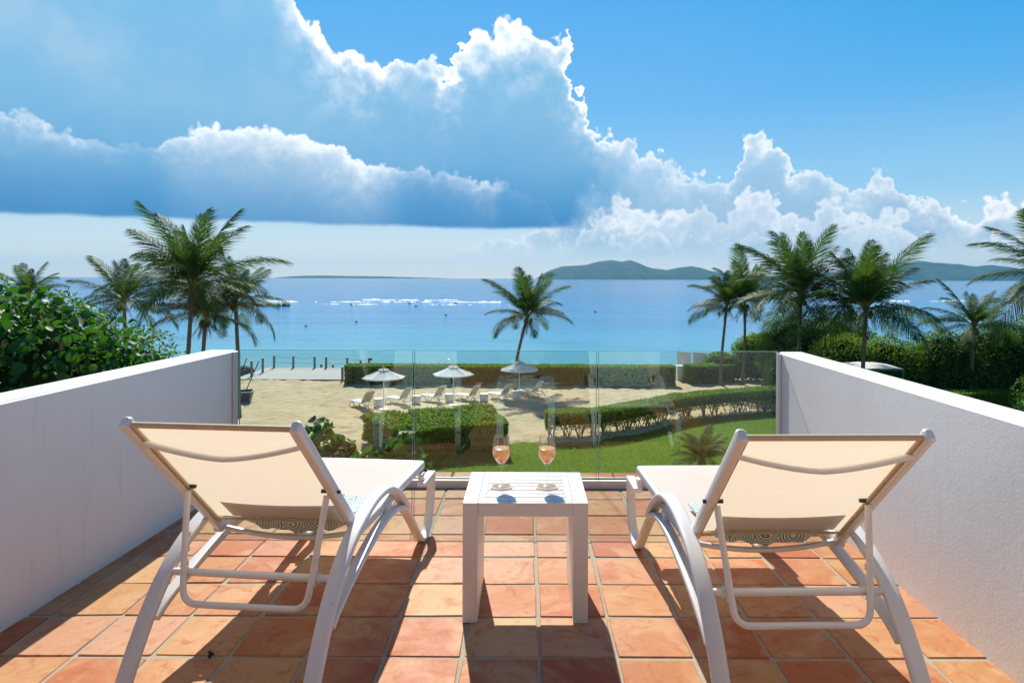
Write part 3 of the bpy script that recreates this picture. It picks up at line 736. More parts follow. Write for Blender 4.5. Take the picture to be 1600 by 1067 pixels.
    for k in range(17):
        b = k/16*2-1; pts.append(Vector((b*(HB-.005), .012, .428))+Vector((0, .015, -.042))*(1-b*b))
    MB().sweep(pts, rrect(.026, .020, .008)).build('hinge_brace', M_white, root)
    # stretcher and the notched support bail
    MB().tube([(-.345, -.324, .372), (.345, -.324, .372)], .0145, 12).build('stretcher', M_white, root)
    for s in (-1, 1): MB().tube([(s*.265, -.324, .372), (s*.285, -.324, .372)], .019, 12).build('stop_ring', M_cream, root)
    q = hinge+bd*.37; pv = Vector((0, q.y-.012, q.z-.012)); bt = Vector((0, -.376, .272))
    dd = (bt-pv).normalized(); L = (bt-pv).length
    path = []
    def pb(s, k, w): p = pv+dd*k; return Vector((s*w, p.y-.018*0, p.z))
    path = [pb(-1, 0, .290), pb(-1, .03, .289), pb(-1, L*.5, .272), pb(-1, L-.075, .258), pb(-1, L-.03, .248), pb(-1, L-.006, .222), pb(-1, L, .18), pb(1, L, 0), pb(1, L, .18), pb(1, L-.006, .222), pb(1, L-.03, .248), pb(1, L-.075, .258), pb(1, L*.5, .272), pb(1, .03, .289), pb(1, 0, .290)]
    bail = MB().tube(spline(path, 5), .0125, 10).build('support_bail', M_white, root)
    for s in (-1, 1):
        for k in (.40, .53, .66, .79):
            c = pb(s, L*k, .275-.015*(k-.4)*2)
            n = Vector((0, -dd.z, dd.y)) if dd.z > 0 else Vector((0, dd.z*-1, dd.y))
            fwd = Vector((0, 1, 0))
            tip = c+fwd*.030-dd*-.012
            MB().sweep([c, c+fwd*.016+dd*.004, tip+dd*.004, tip-dd*.012], rrect(.010, .011, .004), up=(1, 0, 0), scale=[1.3, 1.1, 1, .6]).build('notch_hook', M_white, bail)
    # towel tucked into the fold of the seat
    t = empty('beach_towel', loc, rz); tag(t, towel_label, 'towel', 'patterned towels on the loungers')
    def tw(a, b):
        # sags through the gap, lies on the seat and climbs the back
        x = (b*2-1)*.25+.02
        k = a*3
        w = .004*math.sin(b*19+seed)+.003*math.sin(b*41+a*5)
        if k < 1: p = Vector((x, .36-.27*k, .458+.004))
        elif k < 2:
            th = (k-1); p = Vector((x, .09-.095*th, .462-.062*math.sin(math.pi*th)*max(math.sin(math.pi*b), 0)**.5)) + Vector((0, 0, .02*th*th))
        else: q = hinge+bd*(.06+.16*(k-2))+bn*.022; p = Vector((x, q.y+.0, q.z))
        return p+Vector((0, w, w)), Z
    o = sheet('towel_cloth', tw, 30, 26, M_towel, parent=t)
    sd = o.modifiers.new('s', 'SOLIDIFY'); sd.thickness = .008
    return root
make_lounger('sun_lounger', (-1.0496, 2.9445, .006), -.098, 'white sling sun lounger between shaded parapet and slatted side table', 'teal and white patterned towel in the fold of lounger by shaded parapet', 1)
make_lounger('sun_lounger', (1.0150, 2.8212, .006), .0235, 'white sling sun lounger between slatted side table and sunlit parapet', 'teal and white patterned towel in the fold of lounger by sunlit parapet', 2)

TX, TY0, TY1, TH = .001, 2.978, 3.452, .545
def build_table():
    root = empty('side_table', (TX, (TY0+TY1)/2, .008)); tag(root, 'small white slatted side table with slab legs between the loungers', 'side table')
    yc = (TY1-TY0); W2 = .281; t = .067; h = TH-.008
    for s in (-1, 1): MB().box((s*(W2-t/2), 0, h/2), (t, yc, h), bev=.003).build('slab_leg', M_white, root)
    iw = 2*(W2-t)-.004
    for s in (-1, 1): MB().box((0, s*(yc/2-.0105), h-.0305), (iw, .021, .061), bev=.002).build('apron', M_white, root)
    for s in (-1, 1): MB().box((s*(iw/2-.014), 0, h-.0125), (.028, yc-.046, .025), bev=.002).build('slat_rail', M_white, root)
    n = 8; pitch = (yc-.046)/n
    for k in range(n): MB().box((0, -yc/2+.023+pitch*(k+.5), h-.0095), (iw-.058, pitch-.016, .019), bev=.002).build('slat', M_white, root)
build_table()
def wine_glass(x, y, label, clabel):
    c = empty('coaster', (x, y, TH)); tag(c, clabel, 'coaster', 'coasters under the glasses')
    MB().lathe([(0, 0), (.055, 0), (.056, .003), (.054, .006), (.0, .006)], 40).build('coaster_base', M_cwhite, c)
    MB().lathe([(.0, .0062), (.0505, .0062), (.0505, .0072), (0, .0072)], 40).build('coaster_face', M_cork, c)
    g = empty('wine_glass', (x, y, TH+.0075)); tag(g, label, 'wine glass', 'wine glasses on the side table')
    out = [(0.0000, .0), (0.0403, .0), (0.0420, .0015), (0.0403, .003), (0.0202, .0055), (0.0078, .010), (0.0050, .018), (0.0047, .05), (0.0050, .085), (0.0069, .098), (0.0137, .106), (0.0274, .122), (0.0388, .140), (0.0439, .158), (0.0445, .172), (0.0422, .195), (0.0376, .222), (0.0342, .240), (0.0337, .2415)]
    inn = [(0.0328, .2405), (0.0363, .222), (0.0408, .195), (0.0431, .172), (0.0425, .158), (0.0374, .1405), (0.0256, .1235), (0.0125, .1095), (0.0034, .106), (0.0000, .1055)]
    MB().lathe(out+inn, 40).build('glass_bowl', M_wglass, g)
    dr = [(0.0000, .1068), (0.0034, .1072), (0.0121, .1108), (0.0251, .1246), (0.0367, .1412), (0.0417, .158), (0.0423, .172), (0.0415, .182), (0.0406, .1825), (0.0000, .182)]
    MB().lathe(dr, 40).build('drink', M_drink, g)
wine_glass(-.1155, 3.20, 'stemmed glass of peach drink in front of shaded hedge reflection', 'round coaster under the glass nearer the shaded parapet')
wine_glass(.103, 3.20, 'stemmed glass of peach drink in front of sunlit lawn', 'round coaster under the glass nearer the sunlit parapet')
# little black fitting lying on the tiles
bx, by = gp(330, 1032, EYE)
k = MB().lathe([(0, 0), (.006, 0), (.008, .008), (.005, .012), (.005, .020), (.009, .024), (.0, .026)], 12, (0, 0, .010)); k.box((.006, 0, .024), (.02, .004, .012), bev=.001)
o = k.build('black_knob', M_black); o.location = (bx, by, 0); tag(o, 'tiny black plastic knob lying on the tiles', 'knob')

# ================================================================== VEGETATION
def frond_mesh(L, droop, seed, nl=92, dead=False, wid=.265):
    rg = random.Random(seed); V = []; F = []; mi = []
    S_ = 14; pts = []; p = Vector((0, 0, 0)); ang = 0.
    tw = rg.uniform(-.12, .12)
    for i in range(S_+1):
        s = i/S_; pts.append((p.copy(), ang, s)); st = L/S_
        ang = -droop*(s**1.35)
        p = p+Vector((math.cos(ang)*st, math.sin(tw)*st*s*1.2, math.sin(ang)*st))
    def at(s):
        k = min(int(s*S_), S_-1); f = s*S_-k; a = pts[k]; b = pts[k+1]
        return a[0].lerp(b[0], f), a[1]*(1-f)+b[1]*f
    # rib
    for i, (p, a, s) in enumerate(pts):
        r = .030*L/4*(1-.88*s)+.003; up = Vector((-math.sin(a), 0, math.cos(a)))
        V += [p+Vector((0, r, 0)), p+up*r*.6, p+Vector((0, -r, 0)), p-up*r]
        if i:
            b = 4*i
            for k in range(4): F.append((b-4+k, b-4+(k+1) % 4, b+(k+1) % 4, b+k)); mi.append(1)
    for sd in (-1, 1):
        for i in range(nl):
            s = .13+.865*(i+rg.uniform(-.25, .25))/nl; s = min(max(s, .1), .995)
            if rg.random() < .05+(.25 if .5 < s < .5+.3*math.sin(seed) else 0): continue
            p, a = at(s)
            T = Vector((math.cos(a), 0, math.sin(a))); U = Vector((-math.sin(a), 0, math.cos(a)))
            ln = L*wid*(math.sin(math.pi*min(.12+s*.86, 1))**.55)*rg.uniform(.85, 1.1)*(1.0 if s < .9 else .8)
            sweep = .55+.75*s
            lift = rg.uniform(.05, .40)*(1-.6*s) if not dead else -.9
            d = (Vector((0, sd, 0))*math.cos(sweep*.75)+T*math.sin(sweep*.75)+U*lift).normalized()
            w = T*(.020*L/4*rg.uniform(.8, 1.15)+.004)
            grav = Vector((0, 0, -1))
            b = len(V); m_ = p+d*ln*.5+grav*ln*.10*rg.uniform(.5, 1.8); e = p+d*ln*.95+grav*ln*(.44 if not dead else .5)*rg.uniform(.6, 1.5)
            V += [p-w*.7, p+w*.7, m_+w, m_-w, e]
            F.append((b, b+1, b+2, b+3)); mi.append(0); F.append((b+3, b+2, b+4)); mi.append(0)
    me = bpy.data.meshes.new('frond'); me.from_pydata([tuple(v) for v in V], [], F); me.update()
    me.materials.append(M_dead if dead else M_frond); me.materials.append(M_stalk if dead else M_rachis); me.polygons.foreach_set('material_index', mi)
    return me
FR = {}
for k, dr in enumerate((.25, .5, .75, 1.0, 1.25, 1.5)):
    FR[k] = [frond_mesh(4., dr, 100+k*10+j) for j in range(3)]
FDEAD = [frond_mesh(2.2, .6, 900+j, 22, True, .16) for j in range(3)]
COCO = None
def coco_mesh():
    bm = bmesh.new(); bmesh.ops.create_icosphere(bm, subdivisions=2, radius=.12)
    for v in bm.verts: v.co.z *= 1.25; v.co.x *= 1-.12*abs(v.co.z)/.15
    for f in bm.faces: f.smooth = True
    me = bpy.data.meshes.new('coconut'); bm.to_mesh(me); bm.free(); me.materials.append(M_stalk); return me
COCO = coco_mesh()
def palm(base, top, L, n, label, seed, dead=7, tilt=(0, 0), emin=-22, coco=4, rad=.15, wind=0.):
    rg = random.Random(seed)
    root = empty('palm_tree', base); tag(root, label, 'palm tree', 'coconut palms')
    B = Vector((0, 0, -.3)); T = Vector(top)-Vector(base)
    mid = B.lerp(T, .5)+Vector((-(T.x)*.18+rg.uniform(-.1, .1), rg.uniform(-.1, .1), 0))
    P = spline([B, B.lerp(mid, .5)+Vector((-(T.x)*.05, 0, 0)), mid, T], 14); n_ = len(P)
    pth = []; scl = []
    for i, p in enumerate(P):
        s = i/(n_-1); pth.append(p); scl.append((1.35-.55*min(s*4, 1)-.25*s)*(1+.045*(i % 2)))
    MB().tube(pth, rad, 12, scale=scl).build('trunk', M_trunk, root)
    # fibrous leaf bases at the crown
    for i in range(10):
        a = i*2.4+rg.uniform(-.3, .3); e = R(rg.uniform(35, 80)); d = Vector((math.cos(a)*math.cos(e), math.sin(a)*math.cos(e), math.sin(e)))
        MB().tube([T-Vector((0, 0, .25)), T+d*.25, T+d*.65*L/4], .055*L/4, 6, scale=[1.3, 1., .45]).build('leaf_base', M_stalk, root)
    n = int(n*1.05)
    for i in range(n):
        s = (i+.5)/n; el = 84-(84-emin)*s**1.05+rg.uniform(-8, 8); az = i*2.39996+rg.uniform(-.25, .25)+seed
        k = int(np.clip(1+s*4.2+rg.uniform(-.6, .6), 0, 5))
        if s < .12: k = 0
        o = bpy.data.objects.new('frond', FR[k][rg.randrange(3)]); link(o, root); o.location = T
        q = Euler((0, -R(el), az)).to_matrix() @ Euler((rg.uniform(-.5, .5), 0, 0)).to_matrix()
        q = Euler((R(tilt[0]), R(tilt[1]), 0)).to_matrix() @ q
        o.rotation_euler = q.to_euler(); ss = L/4*rg.uniform(.78, 1.1)*(.78 if s < .1 else 1.); o.scale = (ss, ss, ss)
    for i in range(dead):
        o = bpy.data.objects.new('dead_frond', FDEAD[rg.randrange(3)]); link(o, root); o.location = T-Vector((0, 0, .15))
        o.rotation_euler = (rg.uniform(-.4, .4), R(rg.uniform(25, 75)), i*6.283/max(dead, 1)+rg.uniform(-.4, .4)); ss = L/4*rg.uniform(.45, .75); o.scale = (ss, ss, ss)
    for i in range(coco):
        a = rg.uniform(0, 6.28); o = bpy.data.objects.new('coconut', COCO); link(o, root); o.location = T+Vector((.24*math.cos(a), .24*math.sin(a), -.22-rg.uniform(0, .2)))
        ss = rg.uniform(.8, 1.15); o.scale = (ss, ss, ss)
def at(px, py, d): return ((px-822)/1040*d, d, EYE-(py-434.5)/1040*d)
def pl(bx, d, tx, ty, L, n, label, seed, **kw):
    b = ((bx-822)/1040*d, d, GZ); t = at(tx, ty, d); palm(b, t, L, n, label, seed, **kw)
pl(805, 42.9, 824, 494, 3.6, 22, 'lone leaning coconut palm rising behind a beach umbrella', 1, dead=9, emin=-4)
pl(293, 31., 301, 448, 4.2, 24, 'tallest coconut palm of the clump beside the sea grape bush', 3, dead=6, emin=-6)
pl(312, 33., 322, 498, 3.0, 17, 'stout coconut palm with a skirt of brown dead fronds', 12, dead=16, emin=8)
pl(373, 34., 368, 474, 2.8, 20, 'coconut palm with thin dark trunk rising behind shaded parapet end', 5, dead=2, emin=-22, coco=2)
pl(200, 36., 194, 474, 3.2, 20, 'coconut palm half hidden behind the sea grape bush', 16, dead=3, emin=-16)
pl(40, 46., 46, 462, 2.9, 18, 'small far coconut palm peeking over the sea grape bush', 8, dead=2, emin=-10)
pl(1126, 44.4, 1136, 474, 2.9, 18, 'slim coconut palm with leaning trunk at the edge of the sand', 9, dead=9, emin=-6, rad=.14)
pl(1160, 45., 1164, 470, 3.9, 20, 'slim straight coconut palm beside the leaning one', 22, dead=10, emin=2, rad=.14)
pl(1246, 36., 1252, 460, 4.3, 25, 'broad coconut palm with hanging dead leaf bases above parapet corner', 11, dead=10, emin=-6)
pl(1350, 33., 1353, 480, 4.2, 27, 'full dark coconut palm with wide drooping fronds above the shrubs', 25, dead=7, emin=-18)
pl(1660, 30., 1648, 430, 4.0, 24, 'large coconut palm cut by the frame beyond the dark shrubs', 13, dead=4, emin=-36)
pl(1518, 37., 1522, 506, 2.9, 17, 'low young coconut palm rising out of the dark shrubs', 33, dead=3, emin=-6)

def leaves(C, N, size, shape='quad', seed=0, up=.35, jitter=.9, fold=.18):
    """C: centres, N: outward normals -> verts and faces of leaf blades"""
    rg = np.random.default_rng(seed); n = len(C)
    D = N+jitter*rg.standard_normal((n, 3))+np.array([0, 0, up]); D /= np.linalg.norm(D, axis=1)[:, None]+1e-9
    A = np.cross(D, rg.standard_normal((n, 3))); A /= np.linalg.norm(A, axis=1)[:, None]+1e-9
    B = np.cross(D, A); s = (size*rg.uniform(.65, 1.25, n))[:, None]
    if shape == 'quad':       # pointed oval folded on its midrib
        V = np.stack([C-A*s*.6, C+B*s*.30+D*s*fold, C+A*s*.6, C-B*s*.30+D*s*fold], 1)
        F = np.stack([np.arange(n)*4+k for k in (0, 1, 2, 3)], 1)
        F = np.concatenate([np.stack([np.arange(n)*4, np.arange(n)*4+1, np.arange(n)*4+2], 1), np.stack([np.arange(n)*4, np.arange(n)*4+2, np.arange(n)*4+3], 1)])
        return V.reshape(-1, 3), F
    th = np.linspace(0, 2*np.pi, 8)[:-1]; ring = []
    for t in th: ring.append(C+A*s*.5*np.cos(t)+B*s*.54*np.sin(t)+D*s*fold*abs(np.sin(t)))
    V = np.stack(ring+[C+A*s*.1], 1); i = np.arange(n)*8
    F = np.concatenate([np.stack([i+k, i+(k+1) % 7, i+7], 1) for k in range(7)])
    return V.reshape(-1, 3), F
def hedge_pts(path, w, h0, h1, dens, seed, rough=.06):
    """points and normals on a clipped hedge swept along a ground path"""
    rg = np.random.default_rng(seed); P = np.array(path, float); seg = np.diff(P, axis=0); ln = np.linalg.norm(seg, axis=1); tot = ln.sum(); cum = np.r_[0, np.cumsum(ln)]
    hh = h1-h0; areas = [tot*w, tot*hh, tot*hh, w*hh, w*hh]; Cs = []; Ns = []
    def along(s):
        k = np.clip(np.searchsorted(cum, s, 'right')-1, 0, len(ln)-1); f = (s-cum[k])/ln[k]
        p = P[k]+seg[k]*f[:, None]; T = seg[k]/ln[k][:, None]
        return p, np.stack([T[:, 1], -T[:, 0]], 1)
    for kind, a in enumerate(areas):
        n = int(a*dens)
        if kind < 3:
            s = rg.random(n)*tot; p, sd = along(s)
            v = rg.random(n)
            if kind == 0: o = (v-.5)*w; z = np.full(n, h1)-.10*np.clip(np.abs(o)/(w/2)-.7, 0, 1); nn = np.c_[np.zeros((n, 2)), np.ones(n)]
            else: sg = 1 if kind == 1 else -1; o = np.full(n, sg*w/2); z = h0+v*hh; nn = np.c_[sd*sg, np.zeros(n)]
        else:
            s = np.full(n, 0. if kind == 3 else tot-1e-4); p, sd = along(s); o = (rg.random(n)-.5)*w; z = h0+rg.random(n)*hh
            T = np.stack([-sd[:, 1], sd[:, 0]], 1)*(-1 if kind == 3 else 1); nn = np.c_[T, np.zeros(n)]
        c = np.c_[p+sd*o[:, None], z]
        bumpy = rough*2.2*vnoise(c[:, 0]*1.3+c[:, 2]*.9, c[:, 1]*1.3+c[:, 2]*.7, seed+3, 3)
        c = c+nn*(bumpy-np.abs(rg.normal(0, rough, n)))[:, None]
        Cs.append(c); Ns.append(nn)
    return np.concatenate(Cs), np.concatenate(Ns)
def hedge(name, path, w, h0, h1, dens, size, seed, label, m=M_hedge, stems=0, core=True, cat='hedge', smin=.75, rough=.06):
    cx, cyy = path[0]; root = empty(name, (cx, cyy, GZ)); tag(root, label, cat)
    C, N = hedge_pts(path, w, h0, h1, dens, seed, rough)
    C2, N2 = hedge_pts(path, w*.7, h0+.06, h1-.14, dens*.35, seed+5)
    C = np.concatenate([C, C2]); N = np.concatenate([N, N2])
    if h0 > .4:
        C3, N3 = hedge_pts(path, w*.75, .12, h0+.1, dens*.30, seed+8, .15)
        k3 = vnoise(C3[:, 0]*1.6, C3[:, 1]*1.6+C3[:, 2], seed+4, 3) > .02+.25*(h0-C3[:, 2]); k3 &= C3[:, 2] < h0+.15
        C = np.concatenate([C, C3[k3]]); N = np.concatenate([N, N3[k3]])
    V, F = leaves(C-np.array([cx, cyy, 0]), N, size, seed=seed)
    me = fast_mesh('foliage', V, F); me.materials.append(m); o = link(bpy.data.objects.new('foliage', me), root); o['kind'] = 'stuff'
    cp = [Vector((x-cx, y-cyy, (h0+h1)/2)) for x, y in path]
    d0 = (cp[1]-cp[0]).normalized(); d1 = (cp[-1]-cp[-2]).normalized(); cp[0] = cp[0]+d0*.2; cp[-1] = cp[-1]-d1*.2
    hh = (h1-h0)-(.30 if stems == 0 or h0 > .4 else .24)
    if hh > .1: MB().sweep(cp, rrect(hh, w-.30, .08, 2), up=(0, 0, 1)).build('shade_core', M_core_shade, root)
    rg = random.Random(seed); P = [Vector((x, y, 0)) for x, y in path]
    lens = [(P[i+1]-P[i]).length for i in range(len(P)-1)]; tot = sum(lens)
    for k in range(stems):
        s = (k+rg.uniform(.2, .8))/stems*tot; i = 0
        while i < len(lens)-1 and s > lens[i]: s -= lens[i]; i += 1
        b = P[i].lerp(P[i+1], min(s/lens[i], 1))-Vector((cx, cyy, 0))
        b += Vector((rg.uniform(-.3, .3)*w, rg.uniform(-.3, .3)*w, -.1))
        mb = MB(); r = rg.uniform(.012, .034)
        for q in range(rg.randint(3, 5)):
            d = Vector((rg.uniform(-.5, .5), rg.uniform(-.3, .3), 1)).normalized(); m1 = b+Vector((d.x*.25, d.y*.25, h0*.55+.1)); e = b+Vector((d.x*.9, d.y*.9, h1*smin))
            mb.tube(spline([b, m1, e], 4), r, 5, scale=[1.2-.1*z for z in range(9)])
        mb.build('stem', M_bark, root)
    return root
# clipped hedges round the lawn and along the beach
hedge('clipped_hedge', [(-12.1, 45.0), (10.0, 45.0)], 1.3, .05, 1.32, 520, .11, 1, 'long low clipped hedge along the shore behind the umbrellas', stems=0)
hedge('clipped_hedge', [(11.1, 45.6), (14.2, 46.5)], 1.3, .05, 1.28, 520, .11, 2, 'short clipped hedge beside the white seawall', stems=0)
hp = [gp(853, 684), gp(885, 684), gp(922, 682), gp(965, 676), gp(1010, 666), gp(1060, 654), gp(1120, 646), gp(1215, 638), gp(1300, 634)]
hedge('clipped_hedge', hp, 1.15, .50, 1.24, 800, .075, 3, 'curving clipped hedge with bare twiggy stems between sand and lawn', stems=62)
hedge('clipped_hedge', [(20.5, 35.6), (26.5, 36.2)], 1.2, .2, 1.2, 520, .09, 4, 'sunlit clipped hedge below the dark shrubs', stems=10)
hc = [(-5.9, 27.2), (-4.5, 28.2), (-2.9, 28.9), (-1.2, 29.3)]
hedge('clipped_hedge', hc, 4.2, .15, 1.28, 620, .11, 5, 'broad clipped hedge block in front of the beach loungers', stems=0, rough=.13)

def blob_bush(name, blobs, n, size, seed, label, m, shape='quad', cat='bush', big=0, ground=GZ, stems=14, up=.3, shell=.72, core=.74):
    rg = np.random.default_rng(seed); B = np.array(blobs, float)
    c0 = B[:, :3].mean(0); root = empty(name, (c0[0], c0[1], ground)); tag(root, label, cat)
    vol = (B[:, 3]*B[:, 4]+B[:, 3]*B[:, 5]+B[:, 4]*B[:, 5]); pick = rg.choice(len(B), n, p=vol/vol.sum())
    d = rg.standard_normal((n, 3)); d /= np.linalg.norm(d, axis=1)[:, None]
    r = shell+(1.02-shell)*rg.random(n)**.6
    lump = 1+.22*vnoise(d[:, 0]*3+pick*7.1, d[:, 1]*3+d[:, 2]*3+pick*3.3, seed+1, 3)*2
    C = B[pick, :3]+d*B[pick, 3:6]*(r*lump)[:, None]; N = d/B[pick, 3:6]; N /= np.linalg.norm(N, axis=1)[:, None]
    keep = C[:, 2] > ground+.05
    C = C[keep]; N = N[keep]; r = r[keep]
    # leaves deep inside another lobe are never seen
    org = np.array([c0[0], c0[1], ground])
    if big:
        toward = -(C-np.array([0, 0, EYE])); toward /= np.linalg.norm(toward, axis=1)[:, None]
        score = (N*toward).sum(1)+2*(r-.9)+.3*rg.random(len(C))
        sel = np.argsort(-score)[:big*6]; sel = rg.choice(sel, big, replace=False); mk = np.zeros(len(C), bool); mk[sel] = True
        protos = []
        for k in range(10):
            V, F = leaves(np.zeros((1, 3)), np.array([[0, 0, 1.]]), size*1.1, shape, seed+50+k, up=1., jitter=.1, fold=rg.uniform(.08, .26))
            me = fast_mesh('leaf', V, F, True); me.materials.append(m); protos.append(me)
        for i in sel:
            o = bpy.data.objects.new('leaf', protos[int(rg.integers(10))]); link(o, root); o.location = C[i]-org
            dn = Vector(N[i]+.7*rg.standard_normal(3)+np.array([0, 0, up])).normalized()
            o.rotation_euler = (dn.to_track_quat('Z', 'Y') @ Euler((0, 0, rg.uniform(0, 6.28))).to_quaternion()).to_euler()
            s = rg.uniform(.8, 1.3); o.scale = (s, s, s)
        C = C[~mk]; N = N[~mk]
    V, F = leaves(C-org, N, size, shape, seed, up=up, jitter=.8)
    me = fast_mesh('foliage', V, F); me.materials.append(m); o = link(bpy.data.objects.new('foliage', me), root); o['kind'] = 'stuff'
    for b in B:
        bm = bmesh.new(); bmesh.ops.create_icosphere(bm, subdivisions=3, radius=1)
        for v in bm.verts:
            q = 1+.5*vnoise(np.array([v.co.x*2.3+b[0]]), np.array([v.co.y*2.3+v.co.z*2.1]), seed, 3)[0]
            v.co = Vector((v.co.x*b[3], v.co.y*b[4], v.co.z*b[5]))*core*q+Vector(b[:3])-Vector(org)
        me = bpy.data.meshes.new('shade_core'); bm.to_mesh(me); bm.free(); me.materials.append(M_core_shade); link(bpy.data.objects.new('shade_core', me), root)
    rr = random.Random(seed)
    for k in range(stems):
        b = B[rr.randrange(len(B))]; e = Vector(b[:3])-Vector(org)+Vector((rr.uniform(-.4, .4)*b[3], rr.uniform(-.4, .4)*b[4], rr.uniform(0, .6)*b[5]))
        s0 = Vector((e.x*.75, e.y*.75, -.1)); md = s0.lerp(e, .5)+Vector((rr.uniform(-.3, .3), rr.uniform(-.3, .3), 0))
        MB().tube(spline([s0, md, e], 5), rr.uniform(.04, .07), 6, scale=[1.2-.09*z for z in range(11)]).build('stem', M_bark, root)
    return root
# big sea grape beyond the shaded parapet
blob_bush('sea_grape_bush', [(-11.6, 12.5, -1.40, 2.7, 2.4, 2.95), (-9.5, 11.7, -1.30, 1.7, 1.9, 2.65), (-8.3, 11.8, -1.55, 1.2, 1.6, 2.70), (-7.5, 12.1, -2.10, .9, 1.4, 2.65), (-7.0, 12.3, -2.70, .65, 1.2, 2.65), (-6.75, 12.4, -2.55, .55, 1.0, 2.6), (-14.5, 13, -1.20, 3.0, 2.6, 2.95), (-9.0, 10.6, -2.40, 1.4, 1.2, 2.35), (-10.8, 10.0, -2.20, 2.2, 1.4, 2.45), (-13.5, 10.5, -1.80, 2.8, 1.8, 2.85), (-7.9, 11.2, -2.80, 1.0, 1.0, 2.35)],
          27000, .145, 61, 'big sea grape bush with round glossy leaves beyond the shaded parapet', M_grape, 'round', big=290, stems=16, shell=.74, core=.76)
blob_bush('leafy_bush', [(-11.2, 15.6, -1.0, 1.9, 1.3, 2.2), (-13.6, 16, -.8, 2.3, 1.5, 2.4), (-9.6, 16.0, -1.6, 1.5, 1.2, 2.0)], 22000, .10, 62, 'paler small-leaved bush behind the sea grape', M_bushdk, stems=8)
# sea grape shrub just below the glass
blob_bush('sea_grape_shrub', [(-2.35, 9.7, -2.3, .8, .8, 1.25), (-1.85, 9.9, -2.1, .55, .7, 1.4), (-2.95, 9.9, -2.2, .7, .8, 1.55), (-2.2, 9.2, -3.0, 1.0, .7, 1.4)], 6500, .14, 63, 'sea grape shrub with yellowing leaves just below the glass', M_grape, 'round', big=200, stems=8, shell=.6, core=.6)
# shrub masses on the far right
blob_bush('dark_shrub', [(14.0, 47.6, GZ+.8, 1.4, 1.3, 1.2), (16.6, 47.8, GZ+1.5, 1.8, 1.5, 1.8)], 17000, .13, 71, 'rounded green shrubbery behind the two slim palm trunks', M_hedge, stems=6)
blob_bush('dark_shrub', [(17.4, 42.5, GZ+2.4, 2.6, 2, 2.5), (20.2, 43, GZ+2.6, 2.4, 2, 2.4)], 20000, .14, 72, 'tall dark shrub around the foot of the broad palm', M_bushdk, stems=8)
blob_bush('dark_shrub', [(18.5, 38.8, GZ+2.0, 2.2, 1.6, 2.0), (21.4, 39, GZ+2.0, 2.2, 1.6, 1.9), (15.6, 39.2, GZ+1.5, 1.6, 1.4, 1.6)], 22000, .12, 73, 'bright green shrub between the broad palm and the white canopy', M_hedge, stems=8)
blob_bush('dark_shrub', [(24.4, 39, GZ+2.2, 2.4, 1.8, 2.0), (27.2, 38.6, GZ+2.6, 2.4, 1.8, 2.2), (25.6, 37.8, GZ+1.4, 2.6, 1.4, 1.5)], 24000, .12, 74, 'dense dark shrub above the sunlit clipped hedge', M_bushdk, stems=8)
blob_bush('dark_shrub', [(30.2, 37.5, GZ+3.2, 2.8, 2.2, 2.7), (33, 38, GZ+3.4, 3, 2.2, 2.8), (29.6, 36.4, GZ+1.8, 2.4, 1.6, 1.9)], 24000, .13, 75, 'tallest dark shrub below the palm cut by the frame', M_bushdk, stems=8)
blob_bush('dark_shrub', [(22.4, 27.0, GZ+1.8, 2.2, 2.0, 2.3), (24.6, 28.2, GZ+2.2, 2.4, 2, 2.7)], 14000, .13, 76, 'nearer leafy shrub rising behind the sunlit parapet', M_grape, stems=8)
# cycad on the lawn
def cycad():
    x, y = gp(1098, 738); root = empty('cycad_plant', (x, y, GZ)); tag(root, 'dark spiky cycad on the lawn behind the foot of a lounger', 'cycad')
    MB().lathe([(.16, -.1), (.20, .15), (.17, .42), (.08, .55), (0, .56)], 12).build('trunk', M_stalk, root)
    rg = random.Random(4)
    for i in range(26):
        s = i/26; o = bpy.data.objects.new('frond', FR[2+(i % 3)][i % 3]); link(o, root); o.location = (0, 0, .5)
        o.rotation_euler = Euler((0, -R(75-60*s+rg.uniform(-6, 6)), i*2.4)).to_matrix().to_euler(); q = .34*rg.uniform(.85, 1.1); o.scale = (q, q, q)
cycad()

